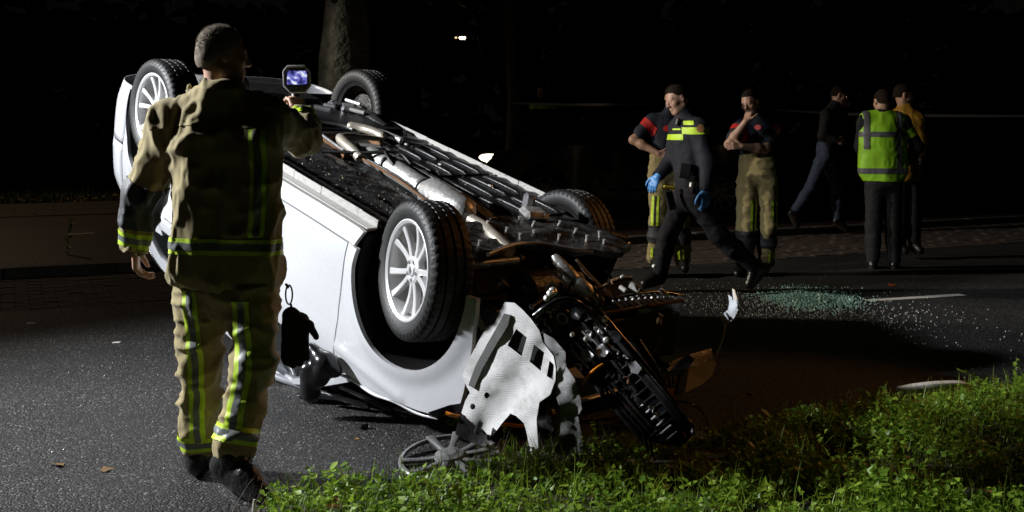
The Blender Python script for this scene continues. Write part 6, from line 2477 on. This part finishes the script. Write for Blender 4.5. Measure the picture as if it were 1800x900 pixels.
# barrier tape from the slender tree past the dark one
M_tape = mat('barrier_tape', (0.07, 0.065, 0.065), 0.4)
P = []
for (x, y, d) in ((899, 181, 17.95), (1000, 184, 17.2), (1110, 184, 16.2), (1300, 190, 15.0), (1480, 200, 14.6), (1620, 203, 14.4), (1800, 204, 14.2), (1980, 204, 14.0)):
    P.append(at(x, y, d))
pts = spline(P, 8)
V, F = [], []
for i, p in enumerate(pts):
    t = 0.9 + 0.5 * math.sin(i * 0.21)
    V += [p + Vector((0, math.cos(t) * 0.022, math.sin(t) * 0.022)), p - Vector((0, math.cos(t) * 0.022, math.sin(t) * 0.022))]
for i in range(len(pts) - 1):
    F.append((2 * i, 2 * i + 1, 2 * i + 3, 2 * i + 2))
tp = mesh_obj('barrier_tape', V, F, M_tape, org=P[0])
tp.location = P[0]
tag(tp, 'thin barrier tape strung between the tree trunks in the dark', 'tape')

# distant street lamp
ls = empty('street_lamp', (at(812, 0, 46).x, 46, 0.0))
tag(ls, 'distant street lamp glowing in the dark sky', 'street lamp')
zt = at(812, 69, 46).z
MB().tube([(0.9, 0, -0.05), (0.9, 0, zt * 0.9), (0.7, 0, zt + 0.15), (0.1, 0, zt + 0.2)], [0.09, 0.06, 0.045, 0.035], 10).build('pole', M_cable, ls)
MB().box((0, 0, zt + 0.16), (0.7, 0.28, 0.1), ch=0.03).build('lamp_housing', M_cable, ls)
MB().box((0.02, 0, zt + 0.06), (0.30, 0.2, 0.14), ch=0.05).build('lamp_glass', emis('lamp_glow', (1.0, 0.80, 0.55), 7.0), ls)
MB().box((-0.27, 0, zt + 0.07), (0.1, 0.16, 0.06), ch=0.02).build('lamp_glass', emis('lamp_glow_dim', (1.0, 0.62, 0.3), 1.6), ls)

# ---------------------------------------------------------------- things lying about
hc = empty('wheel_cover', gnd(790, 814))
hc.location.z = 0.028
hc.rotation_euler = (math.radians(5), math.radians(-7), 0.5)
tag(hc, 'broken silver wheel cover lying on the asphalt at the verge', 'wheel cover')
M_cover = mat('scuffed_cover', (0.15, 0.15, 0.15), 0.42, var=0.3, vscale=18, metal=0.2)
RX = Matrix.Rotation(PI / 2, 4, 'X')
mm = MB()
mm.lathe([(0.214, -0.02), (0.216, 0.0), (0.210, 0.006), (0.198, 0.006), (0.196, -0.004)], 64, RX)
mm.build('outer_ring', M_cover, hc, sharp=30)
mm = MB()
mm.lathe([(0.0, 0.022), (0.03, 0.022), (0.036, 0.018), (0.06, 0.014), (0.066, 0.0)], 32, RX)
mm.build('centre', M_cover, hc, sharp=30)
for q in range(5):
    for sg in (-1, 1):
        V, F = spoke_mesh(q * 2 * PI / 5 + sg * 0.22, q * 2 * PI / 5 + sg * 0.3, 0.028, 0.04)
        V = [RX @ Vector((v.x * 0.95, (v.y - 0.06) * 0.6 + 0.008, v.z * 0.95)) for v in V]
        if (q, sg) != (3, 1):
            mesh_obj('spoke', V, F, M_cover, hc, sharp=35)

# crumbled glass: a heap by the lane dash and grains all over the road
M_shard = mat('glass_grains', (0.30, 0.52, 0.45), 0.12, var=0.3, vscale=50, spec=0.8, coat=0.5)
M_grain = mat('pale_grains', (0.5, 0.5, 0.47), 0.15, var=0.3, vscale=50, spec=0.8)


def grains(name, X, Y, Z, sz, m, label, cat):
    n = len(X)
    cv = np.array([(1, 1, 1), (-1, -1, 1), (-1, 1, -1), (1, -1, -1), (0.2, -0.1, -1.3)], float) * 0.5
    a = rng.uniform(0, 6.28, (n, 2))
    R = np.zeros((n, 3, 3))
    ca, sa, cb, sb = np.cos(a[:, 0]), np.sin(a[:, 0]), np.cos(a[:, 1]), np.sin(a[:, 1])
    R[:, 0, 0], R[:, 0, 1] = ca, -sa
    R[:, 1, 0], R[:, 1, 1] = sa * cb, ca * cb
    R[:, 1, 2] = -sb
    R[:, 2, 0], R[:, 2, 1], R[:, 2, 2] = sa * sb, ca * sb, cb
    V = np.einsum('nij,kj->nki', R, cv) * sz[:, None, None] + np.stack([X, Y, Z + sz * 0.45], 1)[:, None]
    T = (np.arange(n) * 5)[:, None, None] + np.array([(0, 1, 3), (0, 2, 1), (0, 3, 2), (1, 2, 4), (2, 3, 4), (3, 1, 4)])[None]
    o = np_obj(name, V.reshape(-1, 3), T.reshape(-1, 3), m, smooth=False)
    tag(o, label, cat, kind='stuff')
    return o


c = gnd(1428, 527)
n = 5200
q = rng.normal(0, 1, (n, 2))
X = c.x + q[:, 0] * 0.17 + 0.02 * q[:, 1]
Y = c.y + q[:, 1] * 0.24 + 0.06
dens = np.exp(-(q ** 2).sum(1) / 2)
grains('glass_heap', X, Y, rng.uniform(0, 1, n) * 0.035 * dens, rng.uniform(0.006, 0.014, n), M_shard, 'heap of crumbled greenish window glass on the road', 'broken glass')
n = 2600
X = np.concatenate([c.x - 0.35 + rng.normal(0, 0.5, 1500), rng.uniform(-0.2, 3.6, 420) ** 1.0])
Y = np.concatenate([c.y - 0.5 + rng.normal(0, 0.6, 1500), rng.uniform(5.0, 9.0, 420)])
kk = (-0.4366 * X + 0.8997 * Y > 3.95)
X, Y = X[kk], Y[kk]
grains('glass_grains', X, Y, np.zeros(len(X)), rng.uniform(0.004, 0.010, len(X)), M_grain, 'grains of broken glass scattered over the road', 'broken glass')
n = 700
X, Y = rng.uniform(-2.6, 0.2, n), rng.uniform(3.8, 6.4, n)
kk = (-0.4366 * X + 0.8997 * Y > 3.95)
X, Y = X[kk], Y[kk]
grains('road_grit', X, Y, np.zeros(len(X)), rng.uniform(0.002, 0.006, len(X)), M_grain, 'pale grit on the asphalt around the firefighter', 'grit')

# white plastic strip and other litter
def litter(name, pts, w, m, label, cat, h=0.02, lift=0.0):
    P = [Vector(p) for p in pts]
    S_ = spline(P, 8)
    V, F = [], []
    n = len(S_)
    for i, p in enumerate(S_):
        d = (S_[min(i + 1, n - 1)] - S_[max(i - 1, 0)]).normalized()
        s_ = Vector((-d.y, d.x, 0)).normalized()
        ww = w * (0.35 + 0.65 * math.sin(PI * min(1, max(0, (i + 1.5) / (n + 2)))) ** 0.5)
        for (u, z) in ((-1, -0.4), (-0.6, 0.7), (0, 1.0), (0.6, 0.7), (1, -0.4)):
            V.append(p + s_ * (u * ww / 2) + Vector((0, 0, z * h)))
    for i in range(n - 1):
        for k in range(4):
            F.append((i * 5 + k, i * 5 + k + 1, (i + 1) * 5 + k + 1, (i + 1) * 5 + k))
    c = P[0]
    o = mesh_obj(name, V, F, m, org=c)
    o.location = c
    md = o.modifiers.new('solid', 'SOLIDIFY')
    md.thickness = 0.003
    tag(o, label, cat)
    return o


M_whp = mat('white_plastic', (0.62, 0.60, 0.55), 0.4, var=0.15, vscale=20)
litter('plastic_trim', [at(1578, 689, 5.2), at(1610, 683, 5.21), at(1650, 679, 5.22), at(1690, 679, 5.24), at(1712, 688, 5.26)], 0.075, M_whp, 'pale curved strip of car trim lying in the grass at right', 'trim', 0.025)
litter('plastic_film', [at(1690, 868, 3.55), at(1712, 868, 3.55), at(1745, 872, 3.56)], 0.06, mat('clear_film', (0.30, 0.33, 0.30), 0.15), 'crumpled clear plastic in the weeds at the bottom right', 'plastic', 0.02)
st = MB()
st.tube([at(445, 918, 3.66), at(446, 897, 3.66), at(447, 878, 3.66)], [0.007, 0.007, 0.004], 8)
o = st.build('white_stake', M_whp, org=at(445, 918, 3.66))
o.location = at(445, 918, 3.66)
tag(o, 'short white stake standing at the tip of the firefighter\'s boot', 'stake')


def one_leaf(px, py, size, m, label, az, z=0.004, D=None, cat='leaf', pitch=0.15):
    p = gnd(px, py) if D is None else at(px, py, D)
    V, T, c = leaves(np.zeros((1, 3)), np.array([az]), np.array([pitch]), np.array([size]), np.array([0.2]), 1, np.array([0.5]))
    o = np_obj('fallen_leaf', V, T, m, smooth=False)
    o.location = (p.x, p.y, p.z + z)
    tag(o, label, cat, 'fallen leaves')


M_rl = mat('red_leaf', (0.28, 0.05, 0.015), 0.6, var=0.3, vscale=60)
M_bl = mat('brown_leaf', (0.16, 0.09, 0.03), 0.7, var=0.3, vscale=60)
one_leaf(584, 898, 0.07, M_rl, 'red leaf standing among the weeds near the boot', 1.2, 0, 3.62, pitch=1.1)
one_leaf(1326, 694, 0.05, M_rl, 'red leaf on the road ahead of the torn bumper', 2.5)
one_leaf(176, 829, 0.06, M_bl, 'dark leaf on the asphalt left of the firefighter\'s leg', 0.4)
one_leaf(112, 820, 0.07, M_bl, 'curled dark leaf on the asphalt at the far left', 2.9)
one_leaf(628, 774, 0.03, mat('amber_leaf', (0.45, 0.25, 0.04), 0.5), 'small amber leaf on the asphalt beneath the car door', 1.9)
one_leaf(1562, 503, 0.10, M_rl, 'orange leaf on the road beyond the lane dash', 0.3)
for (x, y, L, lab) in ((205, 603, 0.05, 'white scrap on the road left of the firefighter\'s knee'), (54, 569, 0.06, 'white scrap on the road at the far left')):
    p = gnd(x, y)
    o = MB().box((0, 0, 0.004), (L, 0.035, 0.006), ch=0.002).build('paper_scrap', M_whp, smooth=False)
    o.location = p
    o.rotation_euler = (0, 0, 0.3)
    tag(o, lab, 'scrap')
p = gnd(640, 754)
o = MB().box((0, 0, 0.012), (0.045, 0.02, 0.02), Matrix.Rotation(0.7, 3, 'Z'), ch=0.006).build('plastic_fragment', M_gloss, smooth=False)
o.location = p
tag(o, 'small black plastic fragment on the asphalt under the car door', 'fragment')


# tall single weeds
def weed(px, py, D, h, nl, label, lean=0.2, az=0.5, z0=None, lsz=0.02, arch=0.0):
    b = at(px, py, D)
    base = Vector((b.x, b.y, verge_h(b.x, b.y) if z0 is None else z0))
    r = empty('tall_weed', base)
    tag(r, label, 'weed', 'tall weeds on the verge')
    d = Vector((math.cos(az), math.sin(az), 0))
    pts = [Vector((0, 0, -0.01))] + [d * (lean * h * (t ** 2)) + Vector((0, 0, h * t - arch * h * t ** 3)) for t in (0.35, 0.7, 1.0)]
    S_ = spline(pts, 6)
    MB().tube(S_, [0.0022 * (1 - 0.6 * i / len(S_)) for i in range(len(S_))], 5).build('stem', M_leafs, r)
    k = rng.uniform(0.15, 1.0, nl)
    P = np.array([tuple(S_[min(len(S_) - 1, int(t * (len(S_) - 1)))]) for t in k])
    foliage_obj('foliage', [leaves(P, rng.uniform(0, 6.28, nl), rng.normal(0.4, 0.4, nl), rng.uniform(0.6, 1.3, nl) * lsz, rng.normal(0, 0.4, nl), 1, rng.uniform(0.4, 1, nl))], M_leaf, r)


M_leafs = mat('weed_stem', (0.10, 0.17, 0.04), 0.6)
weed(884, 800, 4.28, 0.16, 16, 'thin weed in front of the white insulation panel', 0.1, 1.0)
weed(1046, 800, 4.38, 0.19, 26, 'tall weed in front of the dark torn radiator', 0.08, 2.0)
weed(1030, 810, 4.3, 0.13, 14, 'low leafy weed left of the tall weed at the radiator', 0.3, 2.8, lsz=0.018)
weed(1735, 690, 5.3, 0.20, 46, 'arching weed over the pale trim strip at right', 0.75, 3.0, lsz=0.022, arch=0.25)
weed(1785, 690, 5.25, 0.18, 34, 'bushy weed at the right edge of the picture', 0.2, 1.0, lsz=0.026)
weed(118, 455, 11.0, 0.50, 60, 'leafy weed growing at the kerb on the left', 0.1, 0.5, 0.0, lsz=0.045)
weed(1560, 745, 4.9, 0.14, 30, 'broad-leaved weed before the pale trim strip', 0.2, 1.5, lsz=0.03)
